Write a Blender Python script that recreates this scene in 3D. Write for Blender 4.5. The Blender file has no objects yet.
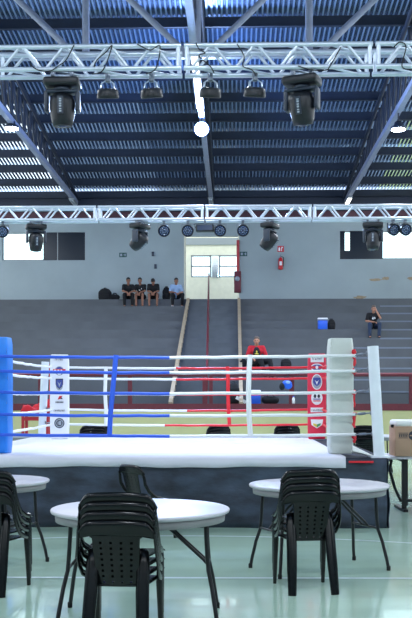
import bpy, bmesh, math, random
from mathutils import Vector, Matrix, Euler
random.seed(7)
S = bpy.context.scene
COL = S.collection
PI = math.pi
PSI = math.radians(1.59)          # the hall axis lies a little to the right of the view axis
F, HY, EYE = 975.0, 397.0, 1.5     # focal length in pixels, horizon row, eye height

def P(x, d, z=0.0):
    """world point at picture column x, distance d along the view axis, height z"""
    xc = (x - 206) / F * d
    return Vector((xc * math.cos(PSI) - d * math.sin(PSI), xc * math.sin(PSI) + d * math.cos(PSI), z))

def at(x, y, Y):
    """world point seen at pixel (x, y) on the hall plane Y"""
    u = (x - 206) / F
    X = Y * (u * math.cos(PSI) - math.sin(PSI)) / (math.cos(PSI) + u * math.sin(PSI))
    d = -X * math.sin(PSI) + Y * math.cos(PSI)
    return Vector((X, Y, EYE + (HY - y) * d / F))

def sx(x, Y): return at(x, HY, Y).x

# ------------------------------------------------------------------ materials
def lin(c):
    r = []
    for v in c:
        v /= 255.0
        r.append(v / 12.92 if v <= 0.04045 else ((v + 0.055) / 1.055) ** 2.4)
    return (r[0], r[1], r[2], 1)

def mat(name, rgb, rough=0.6, metal=0.0, var=0.0, vscale=6.0, bump=0.0, bscale=40.0, coat=0.0, spec=0.5, rgb2=None, stretch=None):
    m = bpy.data.materials.new(name); m.use_nodes = True
    nt = m.node_tree; b = nt.nodes['Principled BSDF']
    b.inputs['Roughness'].default_value = rough
    b.inputs['Metallic'].default_value = metal
    b.inputs['Coat Weight'].default_value = coat
    b.inputs['Specular IOR Level'].default_value = spec
    tc = nt.nodes.new('ShaderNodeTexCoord'); vec = tc.outputs['Object']
    if stretch:
        mp = nt.nodes.new('ShaderNodeMapping'); mp.inputs['Scale'].default_value = stretch
        nt.links.new(vec, mp.inputs['Vector']); vec = mp.outputs['Vector']
    if var > 0 or rgb2:
        n = nt.nodes.new('ShaderNodeTexNoise'); n.inputs['Scale'].default_value = vscale; n.inputs['Detail'].default_value = 5
        nt.links.new(vec, n.inputs['Vector'])
        r = nt.nodes.new('ShaderNodeValToRGB')
        c1 = lin(rgb); c2 = lin(rgb2) if rgb2 else tuple(min(1, v * (1 + var)) for v in c1[:3]) + (1,)
        c0 = c1 if rgb2 else tuple(v * (1 - var) for v in c1[:3]) + (1,)
        r.color_ramp.elements[0].position = 0.32; r.color_ramp.elements[1].position = 0.68
        r.color_ramp.elements[0].color = c0; r.color_ramp.elements[1].color = c2
        nt.links.new(n.outputs['Fac'], r.inputs['Fac']); nt.links.new(r.outputs['Color'], b.inputs['Base Color'])
    else:
        b.inputs['Base Color'].default_value = lin(rgb)
    if bump > 0:
        n2 = nt.nodes.new('ShaderNodeTexNoise'); n2.inputs['Scale'].default_value = bscale; n2.inputs['Detail'].default_value = 4
        nt.links.new(vec, n2.inputs['Vector'])
        bp = nt.nodes.new('ShaderNodeBump'); bp.inputs['Strength'].default_value = bump; bp.inputs['Distance'].default_value = 0.02
        nt.links.new(n2.outputs['Fac'], bp.inputs['Height']); nt.links.new(bp.outputs['Normal'], b.inputs['Normal'])
    return m

def emit(name, rgb, strength):
    m = bpy.data.materials.new(name); m.use_nodes = True
    b = m.node_tree.nodes['Principled BSDF']
    b.inputs['Base Color'].default_value = lin(rgb)
    b.inputs['Emission Color'].default_value = lin(rgb); b.inputs['Emission Strength'].default_value = strength
    return m

def glass_mat(name, tint=(235, 245, 245)):
    m = bpy.data.materials.new(name); m.use_nodes = True
    nt = m.node_tree; nt.nodes.clear()
    o = nt.nodes.new('ShaderNodeOutputMaterial'); t = nt.nodes.new('ShaderNodeBsdfTransparent'); t.inputs[0].default_value = lin(tint)
    g = nt.nodes.new('ShaderNodeBsdfGlossy'); g.inputs['Roughness'].default_value = 0.05
    x = nt.nodes.new('ShaderNodeMixShader'); x.inputs[0].default_value = 0.06
    nt.links.new(t.outputs[0], x.inputs[1]); nt.links.new(g.outputs[0], x.inputs[2]); nt.links.new(x.outputs[0], o.inputs[0])
    return m

def sheet_mat(name, rgb, k):
    m = mat(name, (140, 160, 190), rough=0.3, metal=0.5, var=0.05, vscale=0.6)
    nt = m.node_tree; out = nt.nodes['Material Output']; b = nt.nodes['Principled BSDF']
    t = nt.nodes.new('ShaderNodeBsdfTranslucent'); t.inputs[0].default_value = lin(rgb)
    x = nt.nodes.new('ShaderNodeMixShader'); x.inputs[0].default_value = k
    nt.links.new(b.outputs[0], x.inputs[1]); nt.links.new(t.outputs[0], x.inputs[2]); nt.links.new(x.outputs[0], out.inputs[0])
    return m
M = {}
M['floor'] = mat('floor_paint', (178, 208, 190), rough=0.14, var=0.06, vscale=0.9, coat=0.35, bump=0.02, bscale=3, stretch=(0.5, 2, 1))
M['line'] = mat('line_paint', (205, 222, 226), rough=0.25, var=0.06)
M['wall'] = mat('wall_paint', (152, 165, 168), rough=0.75, var=0.10, vscale=0.5)
M['darkmaroon'] = mat('dark_maroon_paint', (78, 46, 56), rough=0.6)
M['cream'] = mat('cream_paint', (196, 188, 138), rough=0.7, var=0.06, vscale=1.5)
M['maroon'] = mat('maroon_paint', (98, 24, 38), rough=0.5, var=0.08)
M['corr'] = mat('corridor_paint', (226, 222, 200), rough=0.8, var=0.04)
M['bleach'] = mat('bleacher_concrete', (90, 94, 98), rough=0.85, var=0.10, vscale=1.2, bump=0.1, bscale=8)
M['stair'] = mat('stair_concrete', (86, 92, 98), rough=0.85, var=0.12, vscale=2.0)
M['edge_glint'] = mat('step_edge_glint', (112, 122, 136), rough=0.7)
M['curb'] = mat('curb_paint', (168, 152, 128), rough=0.75, var=0.08)
M['sheet'] = mat('roof_sheet', (150, 170, 200), rough=0.22, metal=0.85, var=0.05, vscale=0.5)
M['steel'] = mat('roof_steel', (30, 40, 58), rough=0.55, var=0.1, vscale=3)
M['palesteel'] = mat('pale_roof_steel', (140, 148, 170), rough=0.5, var=0.08)
M['alu'] = mat('aluminium', (205, 214, 226), rough=0.32, metal=0.65, var=0.04, vscale=8)
M['chair'] = mat('black_plastic', (8, 11, 14), rough=0.22, spec=0.3, var=0.05, vscale=20)
M['tabletop'] = mat('white_plastic', (188, 186, 194), rough=0.42, var=0.02)
M['tableskirt'] = mat('grey_plastic', (140, 138, 142), rough=0.5, var=0.04)
M['blacksteel'] = mat('black_steel', (20, 22, 26), rough=0.4, metal=0.2)
M['rubber'] = mat('black_rubber', (14, 15, 17), rough=0.8)
M['canvas'] = mat('white_canvas', (210, 210, 222), rough=0.75, var=0.03, vscale=2.5, bump=0.06, bscale=5)
M['apron'] = mat('navy_cloth', (28, 35, 46), rough=0.75, rgb2=(58, 70, 88), vscale=2.6, bump=0.6, bscale=6, stretch=(1.0, 1.0, 2.2))
M['carpet'] = mat('dark_carpet', (38, 42, 58), rough=0.9, var=0.1)
M['blueropes'] = mat('blue_tape', (44, 92, 214), rough=0.45)
M['redropes'] = mat('red_tape', (218, 30, 46), rough=0.45)
M['whiteropes'] = mat('white_tape', (226, 230, 232), rough=0.45)
M['bluevinyl'] = mat('blue_vinyl', (34, 132, 232), rough=0.38, bump=0.35, bscale=7, var=0.05)
M['redvinyl'] = mat('red_vinyl', (214, 36, 70), rough=0.4, bump=0.1, bscale=6, var=0.04)
M['whitevinyl'] = mat('white_vinyl', (196, 203, 197), rough=0.4, bump=0.35, bscale=6, var=0.04)
M['banner'] = mat('white_banner', (224, 228, 236), rough=0.5, var=0.02)
M['postwhite'] = mat('white_post_paint', (222, 228, 236), rough=0.4, var=0.03)
M['chain'] = mat('steel_chain', (120, 128, 138), rough=0.35, metal=0.9)
M['ink'] = mat('dark_ink', (44, 48, 60), rough=0.6)
M['logoblue'] = mat('emblem_blue', (52, 70, 150), rough=0.5)
M['logored'] = mat('emblem_red', (206, 44, 58), rough=0.5)
M['logogrey'] = mat('emblem_grey', (150, 160, 172), rough=0.5)
M['logowhite'] = mat('emblem_white', (232, 234, 236), rough=0.5)
M['logoyellow'] = mat('emblem_yellow', (222, 200, 70), rough=0.5)
M['logogreen'] = mat('emblem_green', (70, 150, 92), rough=0.5)
M['fixture'] = mat('black_fixture', (11, 16, 25), rough=0.42, var=0.08)
M['fixturegrey'] = mat('grey_fixture', (38, 48, 64), rough=0.4)
M['lens'] = mat('dark_lens', (34, 50, 78), rough=0.12, spec=0.8)
M['led'] = mat('led_lens', (96, 116, 150), rough=0.15)
M['paper'] = mat('white_paper', (228, 230, 228), rough=0.7)
M['cardboard'] = mat('cardboard', (172, 142, 118), rough=0.85, var=0.06, vscale=5)
M['skin'] = mat('skin', (178, 128, 104), rough=0.6)
M['skintan'] = mat('skin_tan', (146, 102, 82), rough=0.6)
M['hairdark'] = mat('dark_hair', (20, 18, 18), rough=0.6)
M['hairgrey'] = mat('grey_hair', (96, 84, 76), rough=0.7)
M['blackcloth'] = mat('black_cloth', (20, 21, 25), rough=0.9, var=0.1)
M['redcloth'] = mat('red_cloth', (196, 30, 44), rough=0.85, var=0.06)
M['bluecloth'] = mat('pale_blue_cloth', (150, 178, 214), rough=0.85, var=0.05)
M['jeans'] = mat('blue_denim', (48, 62, 86), rough=0.9, var=0.15, vscale=20)
M['shoewhite'] = mat('white_shoe', (218, 220, 222), rough=0.6)
M['eye'] = mat('eye_dark', (16, 12, 12), rough=0.2)
M['bluebox'] = mat('blue_plastic', (22, 92, 214), rough=0.4)
M['redpaint'] = mat('red_gloss', (196, 26, 36), rough=0.4)
M['redsteel'] = mat('red_steel', (168, 30, 44), rough=0.45)
M['signgreen'] = mat('sign_green', (28, 76, 70), rough=0.5)
M['tint'] = mat('tinted_pane', (24, 34, 46), rough=0.15)
M['frame'] = mat('window_aluminium', (150, 156, 158), rough=0.5, metal=0.3)
M['glass'] = glass_mat('window_glass')
M['lamp'] = emit('lamp_glow', (225, 238, 255), 30)
M['tubelit'] = emit('tube_glow', (255, 255, 248), 6)
M['tubedim'] = mat('tube_off', (190, 198, 205), rough=0.4)
M['curtain'] = mat('white_curtain', (236, 238, 240), rough=0.8)
M['stain'] = mat('brown_stain', (150, 134, 108), rough=0.8, var=0.15, vscale=9)

# ------------------------------------------------------------------ mesh builder
class MB:
    def __init__(s): s.v = []; s.f = []; s.m = []; s.cur = 0; s.sm = []
    def add(s, vs, fs, smooth=False):
        o = len(s.v); s.v += [tuple(v) for v in vs]
        for f in fs: s.f.append([i + o for i in f]); s.m.append(s.cur); s.sm.append(smooth)
        return s
    def box(s, lo, hi, rot=None, piv=None):
        (a, b, c), (d, e, f) = lo, hi
        vs = [Vector(p) for p in ((a,b,c),(d,b,c),(d,e,c),(a,e,c),(a,b,f),(d,b,f),(d,e,f),(a,e,f))]
        if rot is not None:
            pv = Vector(piv) if piv is not None else (vs[0] + vs[6]) / 2
            vs = [rot @ (v - pv) + pv for v in vs]
        return s.add(vs, [(0,3,2,1),(4,5,6,7),(0,1,5,4),(1,2,6,5),(2,3,7,6),(3,0,4,7)])
    def rbox(s, lo, hi, r, rot=None, piv=None, seg=2):
        bm = bmesh.new(); bmesh.ops.create_cube(bm, size=1)
        lo, hi = Vector(lo), Vector(hi); c = (lo + hi) / 2; d = hi - lo
        for v in bm.verts: v.co = Vector((v.co.x * d.x, v.co.y * d.y, v.co.z * d.z)) + c
        bmesh.ops.bevel(bm, geom=list(bm.edges), offset=min(r, min(d) * 0.49), segments=seg, profile=0.5, affect='EDGES')
        pv = Vector(piv) if piv is not None else c
        bm.verts.index_update()
        vs = [(rot @ (v.co - pv) + pv) if rot is not None else v.co.copy() for v in bm.verts]
        fs = [[v.index for v in f.verts] for f in bm.faces]; bm.free()
        return s.add(vs, fs, True)
    def tube(s, pts, r, n=8, cap=True, flat=None, ref=None):
        """swept tube; r number or list; flat=(a,b) scales the section along the frame axes"""
        pts = [Vector(p) for p in pts]; k = len(pts)
        rs = r if isinstance(r, (list, tuple)) else [r] * k
        vs, fs = [], []; u = None
        for i in range(k):
            t = (pts[min(i+1, k-1)] - pts[max(i-1, 0)]).normalized()
            if u is None:
                up = Vector(ref) if ref else (Vector((0,0,1)) if abs(t.z) < 0.9 else Vector((1,0,0)))
                u = (up - t * up.dot(t)).normalized()
            else: u = (u - t * u.dot(t)).normalized()
            w = t.cross(u); a, b = flat if flat else (1, 1)
            for j in range(n):
                th = 2 * PI * j / n
                vs.append(pts[i] + (u * math.cos(th) * a + w * math.sin(th) * b) * rs[i])
        for i in range(k - 1):
            for j in range(n):
                fs.append((i*n+j, i*n+(j+1) % n, (i+1)*n+(j+1) % n, (i+1)*n+j))
        s.add(vs, fs, True)
        if cap:
            s.add(vs[:n], [list(range(n))[::-1]]); s.add(vs[-n:], [list(range(n))])
        return s
    def lathe(s, prof, c=(0,0,0), n=24, rot=None):
        """prof: (radius, height) pairs about local z"""
        c = Vector(c); vs, fs = [], []
        for (r, h) in prof:
            for j in range(n):
                p = Vector((max(r, 1e-4) * math.cos(2*PI*j/n), max(r, 1e-4) * math.sin(2*PI*j/n), h))
                vs.append((rot @ p if rot is not None else p) + c)
        for i in range(len(prof) - 1):
            for j in range(n): fs.append((i*n+j, i*n+(j+1) % n, (i+1)*n+(j+1) % n, (i+1)*n+j))
        fs.append(list(range(n))[::-1]); fs.append([(len(prof)-1)*n + j for j in range(n)])
        return s.add(vs, fs, True)
    def ball(s, c, r, n=16, m=10, rot=None):
        r = (r, r, r) if isinstance(r, (int, float)) else r
        c = Vector(c); vs, fs = [], []
        for i in range(m + 1):
            ph = -PI/2 + PI * i / m
            for j in range(n):
                th = 2*PI*j/n; q = max(math.cos(ph), 1e-3)
                p = Vector((r[0]*q*math.cos(th), r[1]*q*math.sin(th), r[2]*math.sin(ph)))
                vs.append((rot @ p if rot is not None else p) + c)
        for i in range(m):
            for j in range(n): fs.append((i*n+j, i*n+(j+1) % n, (i+1)*n+(j+1) % n, (i+1)*n+j))
        fs.append(list(range(n))[::-1]); fs.append([m*n + j for j in range(n)])
        return s.add(vs, fs, True)
    def cone(s, a, b, ra, rb, n=12):
        """tapered capsule: a rounded limb"""
        a, b = Vector(a), Vector(b); t = (b - a).normalized()
        up = Vector((0,0,1)) if abs(t.z) < 0.9 else Vector((1,0,0))
        u = (up - t * up.dot(t)).normalized(); w = t.cross(u); vs, fs = [], []; rows = []
        for i in range(5): ph = -PI/2 + PI/2 * i / 4; rows.append((a + t * ra * math.sin(ph), ra * max(math.cos(ph), 1e-2)))
        for i in range(5): ph = PI/2 * i / 4; rows.append((b + t * rb * math.sin(ph), rb * max(math.cos(ph), 1e-2)))
        for (c, r) in rows:
            for j in range(n): th = 2*PI*j/n; vs.append(c + (u * math.cos(th) + w * math.sin(th)) * r)
        for i in range(len(rows)-1):
            for j in range(n): fs.append((i*n+j, i*n+(j+1) % n, (i+1)*n+(j+1) % n, (i+1)*n+j))
        fs.append(list(range(n))[::-1]); fs.append([(len(rows)-1)*n + j for j in range(n)])
        return s.add(vs, fs, True)
    def prism(s, poly, z0, z1, tf=None):
        """poly (x, y) outline extruded in local z; tf maps to place"""
        n = len(poly); vs = [Vector((x, y, z0)) for x, y in poly] + [Vector((x, y, z1)) for x, y in poly]
        if tf is not None: vs = [tf @ v for v in vs]
        fs = [list(range(n))[::-1], [n + i for i in range(n)]] + [(i, (i+1) % n, n+(i+1) % n, n+i) for i in range(n)]
        return s.add(vs, fs)
    def build(s, name, mats, parent=None, off=None, remesh=None, solid=None, bevel=None):
        me = bpy.data.meshes.new(name)
        v = s.v if off is None else [(p[0]-off[0], p[1]-off[1], p[2]-off[2]) for p in s.v]
        me.from_pydata(v, [], s.f)
        mats = mats if isinstance(mats, (list, tuple)) else [mats]
        for m in mats: me.materials.append(m)
        for i, p in enumerate(me.polygons): p.material_index = s.m[i]; p.use_smooth = s.sm[i]
        bm = bmesh.new(); bm.from_mesh(me); bmesh.ops.recalc_face_normals(bm, faces=bm.faces); bm.to_mesh(me); bm.free()
        o = bpy.data.objects.new(name, me); COL.objects.link(o)
        if parent is not None: o.parent = parent
        mods = []
        if remesh:
            md = o.modifiers.new('r', 'REMESH'); md.mode = 'VOXEL'; md.voxel_size = remesh; md.use_smooth_shade = True
            md2 = o.modifiers.new('s', 'SMOOTH'); md2.factor = 0.5; md2.iterations = 3; mods = 1
        if solid:
            md = o.modifiers.new('t', 'SOLIDIFY'); md.thickness = solid; md.offset = 0; mods = 1
        if bevel:
            md = o.modifiers.new('b', 'BEVEL'); md.width = bevel; md.segments = 2; md.limit_method = 'ANGLE'; mods = 1
        if mods:
            dg = bpy.context.evaluated_depsgraph_get(); dg.update()
            nm = bpy.data.meshes.new_from_object(o.evaluated_get(dg)); o.modifiers.clear(); o.data = nm; nm.name = name
            if remesh:
                for p in nm.polygons: p.use_smooth = True
        return o

def tag(o, label=None, cat=None, group=None, kind=None):
    if label: o['label'] = label
    if cat: o['category'] = cat
    if group: o['group'] = group
    if kind: o['kind'] = kind
    return o
def thing(name, label, cat, loc=(0,0,0), rz=0, group=None):
    o = bpy.data.objects.new(name, None); COL.objects.link(o); o.empty_display_size = 0.1
    o.location = loc; o.rotation_euler = (0, 0, rz)
    return tag(o, label, cat, group)
def struct(name, mb, m, label=None, **k):
    return tag(mb.build(name, m, **k), label, None, None, 'structure')
def dup(root, loc, rz=None, label=None, group=None, rot=None):
    r = root.copy(); COL.objects.link(r); r.location = loc
    if rz is not None: r.rotation_euler = (0, 0, rz)
    if rot is not None: r.rotation_euler = rot
    if label: r['label'] = label
    if group: r['group'] = group
    for ch in list(root.children):
        c = ch.copy(); COL.objects.link(c); c.parent = r
        for g in list(ch.children):
            e = g.copy(); COL.objects.link(e); e.parent = c
    return r
def rotx(a): return Matrix.Rotation(a, 3, 'X')
def roty(a): return Matrix.Rotation(a, 3, 'Y')
def rotz(a): return Matrix.Rotation(a, 3, 'Z')

# ------------------------------------------------------------------ room shell
YB = 39.5                      # back wall
XL, XR, YF = -12.0, 10.0, -4.0
SL = 0.11; RIDGE = 18.0; ZE = 9.75
def roof_z(Y): return ZE + SL * (YB - Y) if Y >= RIDGE else ZE + SL * (YB - RIDGE) - SL * (RIDGE - Y)

struct('floor', MB().box((XL, YF, -0.2), (XR, YB + 5, 0)), M['floor'])
# court lines
mb = MB(); p0, p1 = P(-40, 8.1), P(460, 8.05)
def strip(mb, pts, w):
    for a, b in zip(pts[:-1], pts[1:]):
        a, b = Vector(a), Vector(b); t = (b - a).normalized(); n = Vector((-t.y, t.x, 0)) * w / 2
        mb.add([a - n, b - n, b + n, a + n], [(0, 1, 2, 3)])
strip(mb, [Vector((p.x, p.y, 0.003)) for p in (p0, p1)], 0.06)
struct('floor_marking', mb, M['line'])
mb = MB(); cx, cy, R = -0.45, 4.6, 5.9
strip(mb, [(cx + R * math.cos(a), cy + R * math.sin(a), 0.004) for a in [math.radians(20 + 140 * i / 48) for i in range(49)]], 0.05)
struct('floor_marking', mb, M['line'])

# back wall with two window openings and the doorway
W1 = (sx(2, YB), sx(85, YB)); W2 = (sx(340, YB), sx(452, YB)); WZ = (at(0, 260.5, YB).z, at(0, 232.5, YB).z)
DX = (sx(185.5, YB), sx(238, YB)); DZ = (5.37, at(0, 237, YB).z)
WT = 9.35
mb = MB(); t0, t1 = YB, YB + 0.25
def wbox(x0, x1, z0, z1): mb.box((x0, t0, z0), (x1, t1, z1))
wbox(XL, W1[0], 0, WT); wbox(W1[0], W1[1], 0, WZ[0]); wbox(W1[0], W1[1], WZ[1], WT); wbox(W1[1], DX[0], 0, WT)
wbox(DX[0], DX[1], 0, DZ[0]); wbox(DX[0], DX[1], DZ[1], WT); wbox(DX[1], W2[0], 0, WT)
wbox(W2[0], W2[1], 0, WZ[0]); wbox(W2[0], W2[1], WZ[1], WT); wbox(W2[1], XR, 0, WT)
struct('wall_back', mb, M['wall'])
struct('trim_1', MB().box((XL, YB - 0.10, 8.72), (XR, YB, 9.0)), M['darkmaroon'])
struct('trim_2', MB().box((XL, YB - 0.22, 9.0), (XR, YB, 9.62)), M['steel'])

def window(name, x0, x1, z0, z1, y, panes, mull=0.05):
    root = tag(MB().box((x0, y, z0), (x0 + mull, y + 0.08, z1)).box((x1 - mull, y, z0), (x1, y + 0.08, z1))
        .box((x0, y, z0), (x1, y + 0.08, z0 + mull)).box((x0, y, z1 - mull), (x1, y + 0.08, z1)).build(name, M['frame']), kind='structure')
    for (a, b, c, d, m) in panes:
        MB().box((a, y + 0.03, c), (b, y + 0.045, d)).build('pane', M[m], root)
    return root
xm = sx(43, YB)
w = window('window_1', W1[0], W1[1], WZ[0], WZ[1], YB + 0.08, [(W1[0], xm, WZ[0], WZ[1], 'glass')])
MB().box((xm, YB + 0.06, WZ[0]), (W1[1], YB + 0.10, WZ[1])).build('tinted_panel', M['tint'], w)
MB().box((sx(57, YB), YB + 0.055, WZ[0]), (sx(57, YB) + 0.03, YB + 0.065, WZ[1])).build('mullion', M['frame'], w)
xa, xb, xc_ = sx(345, YB), sx(350, YB), sx(383, YB)
w = window('window_2', W2[0], W2[1], WZ[0], WZ[1], YB + 0.08, [(xa, xb, WZ[0] + 0.35, WZ[1], 'glass'), (xc_, W2[1], WZ[0], WZ[1], 'glass')])
MB().box((W2[0], YB + 0.06, WZ[0]), (xa, YB + 0.10, WZ[1])).build('tinted_panel', M['tint'], w)
MB().box((xb, YB + 0.06, WZ[0]), (xc_, YB + 0.10, WZ[1])).box((xa, YB + 0.06, WZ[0]), (xb, YB + 0.10, WZ[0] + 0.35)).build('tinted_panel', M['tint'], w)

# doorway lining and the corridor beyond it
struct('door_1', MB().box((DX[0] - 0.06, YB - 0.02, DZ[0]), (DX[0], YB + 0.3, DZ[1])).box((DX[1], YB - 0.02, DZ[0]), (DX[1] + 0.05, YB + 0.3, DZ[1])), M['corr'])
YC = YB + 3.2
c0, c1 = sx(191, YC), sx(211, YC); c2, c3 = sx(219, YC), sx(239, YC); cz0, cz1 = at(0, 278, YC).z, at(0, 256, YC).z
mb = MB(); t0, t1 = YC, YC + 0.2
xs = (DX[0] - 1.5, c0, c1, c2, c3, DX[1] + 1.5)
for (a, b) in ((xs[0], c0), (c3, xs[5])): wbox(a, b, 5.3, 9)
wbox(c0, c3, 5.3, cz0); wbox(c0, c3, cz1, 9)
struct('wall_corridor', mb, M['corr'])
struct('floor_corridor', MB().box((xs[0], YB, 5.17), (xs[5], YC, 5.37)), M['stair'])
struct('trim_3', MB().box((xs[0], YC - 0.05, cz1 + 0.45), (xs[5], YC, cz1 + 0.75)), M['frame'])
zm = (cz0 + cz1) / 2
for i, (a, b) in enumerate(((c0, c1), (c2, c3))):
    w = window('window_%d' % (3 + i), a, b, cz0, cz1, YC + 0.02, [(a, b, cz0, cz1, 'glass')], 0.06)
    MB().box((a, YC + 0.02, zm - 0.03), (b, YC + 0.08, zm + 0.03)).build('mullion', M['frame'], w)
window('window_5', c1, c2, cz0, cz1, YC + 0.05, [(c1, c2, cz0, cz1, 'glass')], 0.02)
# white curtain between the corridor windows
mb = MB(); n = 14; vs = []
for i in range(n + 1):
    x = c1 + 0.04 + (c2 - c1 - 0.08) * i / n; yy = YC - 0.05 + 0.02 * math.sin(i * 2.1)
    vs += [(x, yy, cz0 - 0.02), (x, yy, cz1 - 0.05)]
mb.add(vs, [(2*i, 2*i+2, 2*i+3, 2*i+1) for i in range(n)], True)
tag(mb.build('curtain', M['curtain'], solid=0.01), 'thin white curtain hanging between the two corridor windows beyond the doorway', 'curtain')

# side and front walls with strip windows (out of frame: where the daylight comes from)
def wall_with_holes(name, axis, pos, lo, hi, ztop, holes):
    mb = MB(); th = 0.25; s = 1 if pos > 0 else -1
    a0, a1 = (pos, pos + th) if s > 0 else (pos - th, pos)
    cuts = sorted(holes); cur = lo
    def b(p, q, z0, z1):
        if q - p < 1e-3 or z1 - z0 < 1e-3: return
        if axis == 'x': mb.box((a0, p, z0), (a1, q, z1))
        else: mb.box((p, a0, z0), (q, a1, z1))
    for (p, q, z0, z1) in cuts:
        b(cur, p, 0, ztop); b(p, q, 0, z0); b(p, q, z1, ztop); cur = q
    b(cur, hi, 0, ztop)
    return struct(name, mb, M['wall'])
LW = [(y, y + 4.2, 5.2, 9.0) for y in (24.3, 29.2, 34.1)] + [(y, y + 3.6, 3.0, 7.6) for y in (1, 7, 13, 19)]
wall_with_holes('wall_left', 'x', XL, YF, YB + 0.25, 9.6, LW)
wall_with_holes('wall_right', 'x', XR, YF, YB + 0.25, 9.6, LW)
wall_with_holes('wall_front', 'y', YF, XL, XR, 9.6, [(-9.5, -2.5, 5.0, 8.4), (-1.0, 7.5, 5.0, 8.4)])

# roof sheet: trapezoid corrugation, ribs run down the slope
mb = MB(); pitch = 0.13; X = XL - 0.4; prof = []
while X < XR + 0.4:
    prof += [(X, 0.0), (X + 0.045, 0.0), (X + 0.065, 0.038), (X + 0.11, 0.038)]; X += pitch
vs, fs = [], []; rows = [YB + 0.8, 30.0, RIDGE, 7.0, YF - 0.5]
for Y in rows:
    for (x, h) in prof: vs.append((x, Y, roof_z(Y) + 0.03 + h))
n = len(prof)
M['sheet_a'] = sheet_mat('translucent_sheet', (225, 235, 240), 0.65)        # translucent sheets, translucency set per zone
M['sheet_b'] = sheet_mat('dull_translucent_sheet', (180, 208, 240), 0.08)
M['sheet_c'] = sheet_mat('dark_translucent_sheet', (150, 185, 235), 0.026)
M['sheet_d'] = sheet_mat('greenish_translucent_sheet', (190, 215, 140), 0.24)  # green light from trees above put into the sheet colour
SM = ['sheet', 'sheet_a', 'sheet_b', 'sheet_c', 'sheet_d']
for r in range(len(rows) - 1):
    for i in range(n - 1):
        x = prof[i][0]; k = 0
        if i % 4 == 0 and r == 0:  # only lower flats translucent; opaque ribs stand in for rib shade
            k = 1 if x < -6.6 else 2 if x < -3.0 else 3 if x < 4.6 else 2 if x < 5.8 else 4
        elif i % 4 == 0: k = 3 if r == 1 else 0
        mb.cur = k; mb.add([], [[i2 - len(mb.v) for i2 in (r*n+i, r*n+i+1, (r+1)*n+i+1, (r+1)*n+i)]])
mb.v = vs
mb.f = [list(f) for f in mb.f]
struct('ceiling', mb, [M[k] for k in SM])
k = 0
Y = YB - 0.3
while Y > 6:
    z = roof_z(Y)
    struct('purlin', MB().box((XL, Y - 0.03, z - 0.27), (XR, Y, z + 0.02)).box((XL, Y - 0.12, z - 0.27), (XR, Y, z - 0.255)), M['steel'])
    Y -= 1.55

# roof trusses running towards the back wall
TX = (-6.35, -0.88, 4.55)
names = ('left', 'centre', 'right')
for X, wh in zip(TX, ('leftmost steel roof truss running to the back wall above the left window',
                      'middle steel roof truss over the doorway, carrying the glaring lamp',
                      'rightmost steel roof truss running to the back wall above the right window')):
    t = thing('roof_truss', wh, 'roof truss', (X, YB - 0.25, 9.4), 0, 'roof trusses')
    zb = 9.4
    MB().box((X - 0.075, 3, zb - 0.08), (X + 0.075, YB - 0.05, zb + 0.08)).build('bottom_chord', M['palesteel'], t, off=t.location)
    mb = MB()
    for sgn in (-1, 1):
        mb.tube([(X + 0.10 * sgn, YB - 0.1, roof_z(YB) - 0.28), (X + 0.10 * sgn, RIDGE, roof_z(RIDGE) - 0.28), (X + 0.10 * sgn, 3, roof_z(3) - 0.28)], 0.06, 6)
    mb.build('top_chord', M['steel'], t, off=t.location)
    Y = YB - 0.6; i = 0
    while Y > 8:
        d = 0.85; top = roof_z(Y) - 0.28
        mb = MB().tube([(X, Y, zb + 0.07), (X, Y, top)], 0.045, 6)
        mb.build('web_post', M['steel'], t, off=t.location)
        mb = MB().tube([(X, Y, zb + 0.07), (X, Y - d, roof_z(Y - d) - 0.28)], 0.04, 6)
        mb.build('web_diagonal', M['steel'], t, off=t.location)
        Y -= d
# cross girder of the roof, pale painted
YG = 22.5; zt = roof_z(YG) - 0.06; zb = 9.40; GX = -0.83
t = thing('roof_girder', 'pale painted steel cross girder with diagonal struts just above the front lighting truss', 'girder', (-0.88, YG, zb))
MB().box((XL, YG - 0.08, zb - 0.08), (XR, YG + 0.08, zb + 0.08)).build('bottom_chord', M['palesteel'], t, off=t.location)
MB().box((XL, YG - 0.08, zt - 0.08), (XR, YG + 0.08, zt + 0.08)).build('top_chord', M['palesteel'], t, off=t.location)
hp = 2.58
for i in range(-4, 5):
    x = GX + i * hp
    if XL < x < XR:
        MB().tube([(x, YG, zb), (x, YG, zt)], 0.085, 8).build('upright', M['palesteel'], t, off=t.location)
for i in range(-3, 4):
    if i == 0: continue
    s = -1 if i < 0 else 1; x1 = GX + ((abs(i) - 1) * hp + 0.22) * s; x0 = GX + (abs(i) * hp - 0.12) * s
    MB().tube([(x0, YG, zt), (x1, YG, zb)], 0.075, 8).build('diagonal', M['palesteel'], t, off=t.location)

# ------------------------------------------------------------------ bleachers
Y0, Z0, RI, RU, NS = 27.5, 1.3, 0.37, 1.0, 11
AX = (lambda Y: (-0.97 + (Y - Y0) * 0.019 , 0.98 + (Y - Y0) * 0.03))
A0, A1 = -1.77, 0.23
def stepped(mb, x0, x1, n, ri, ru):
    prof = [(Y0, 0), (Y0, Z0)]
    y, z = Y0, Z0
    for k in range(n):
        y += ru; prof.append((y, z)); z += ri; prof.append((y, z))
    prof += [(YB, z), (YB, 0)]
    m = len(prof); vs = [(x0, p[0], p[1]) for p in prof] + [(x1, p[0], p[1]) for p in prof]
    mb.add(vs, [list(range(m)), [2*m-1-i for i in range(m)]] + [(i, (i+1) % m, m+(i+1) % m, m+i) for i in range(m)])
struct('bleachers', (lambda m: (stepped(m, XL, A0, NS, RI, RU), m)[1])(MB()), M['bleach'])
struct('bleachers', (lambda m: (stepped(m, A1, XR, NS, RI, RU), m)[1])(MB()), M['bleach'])
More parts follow.
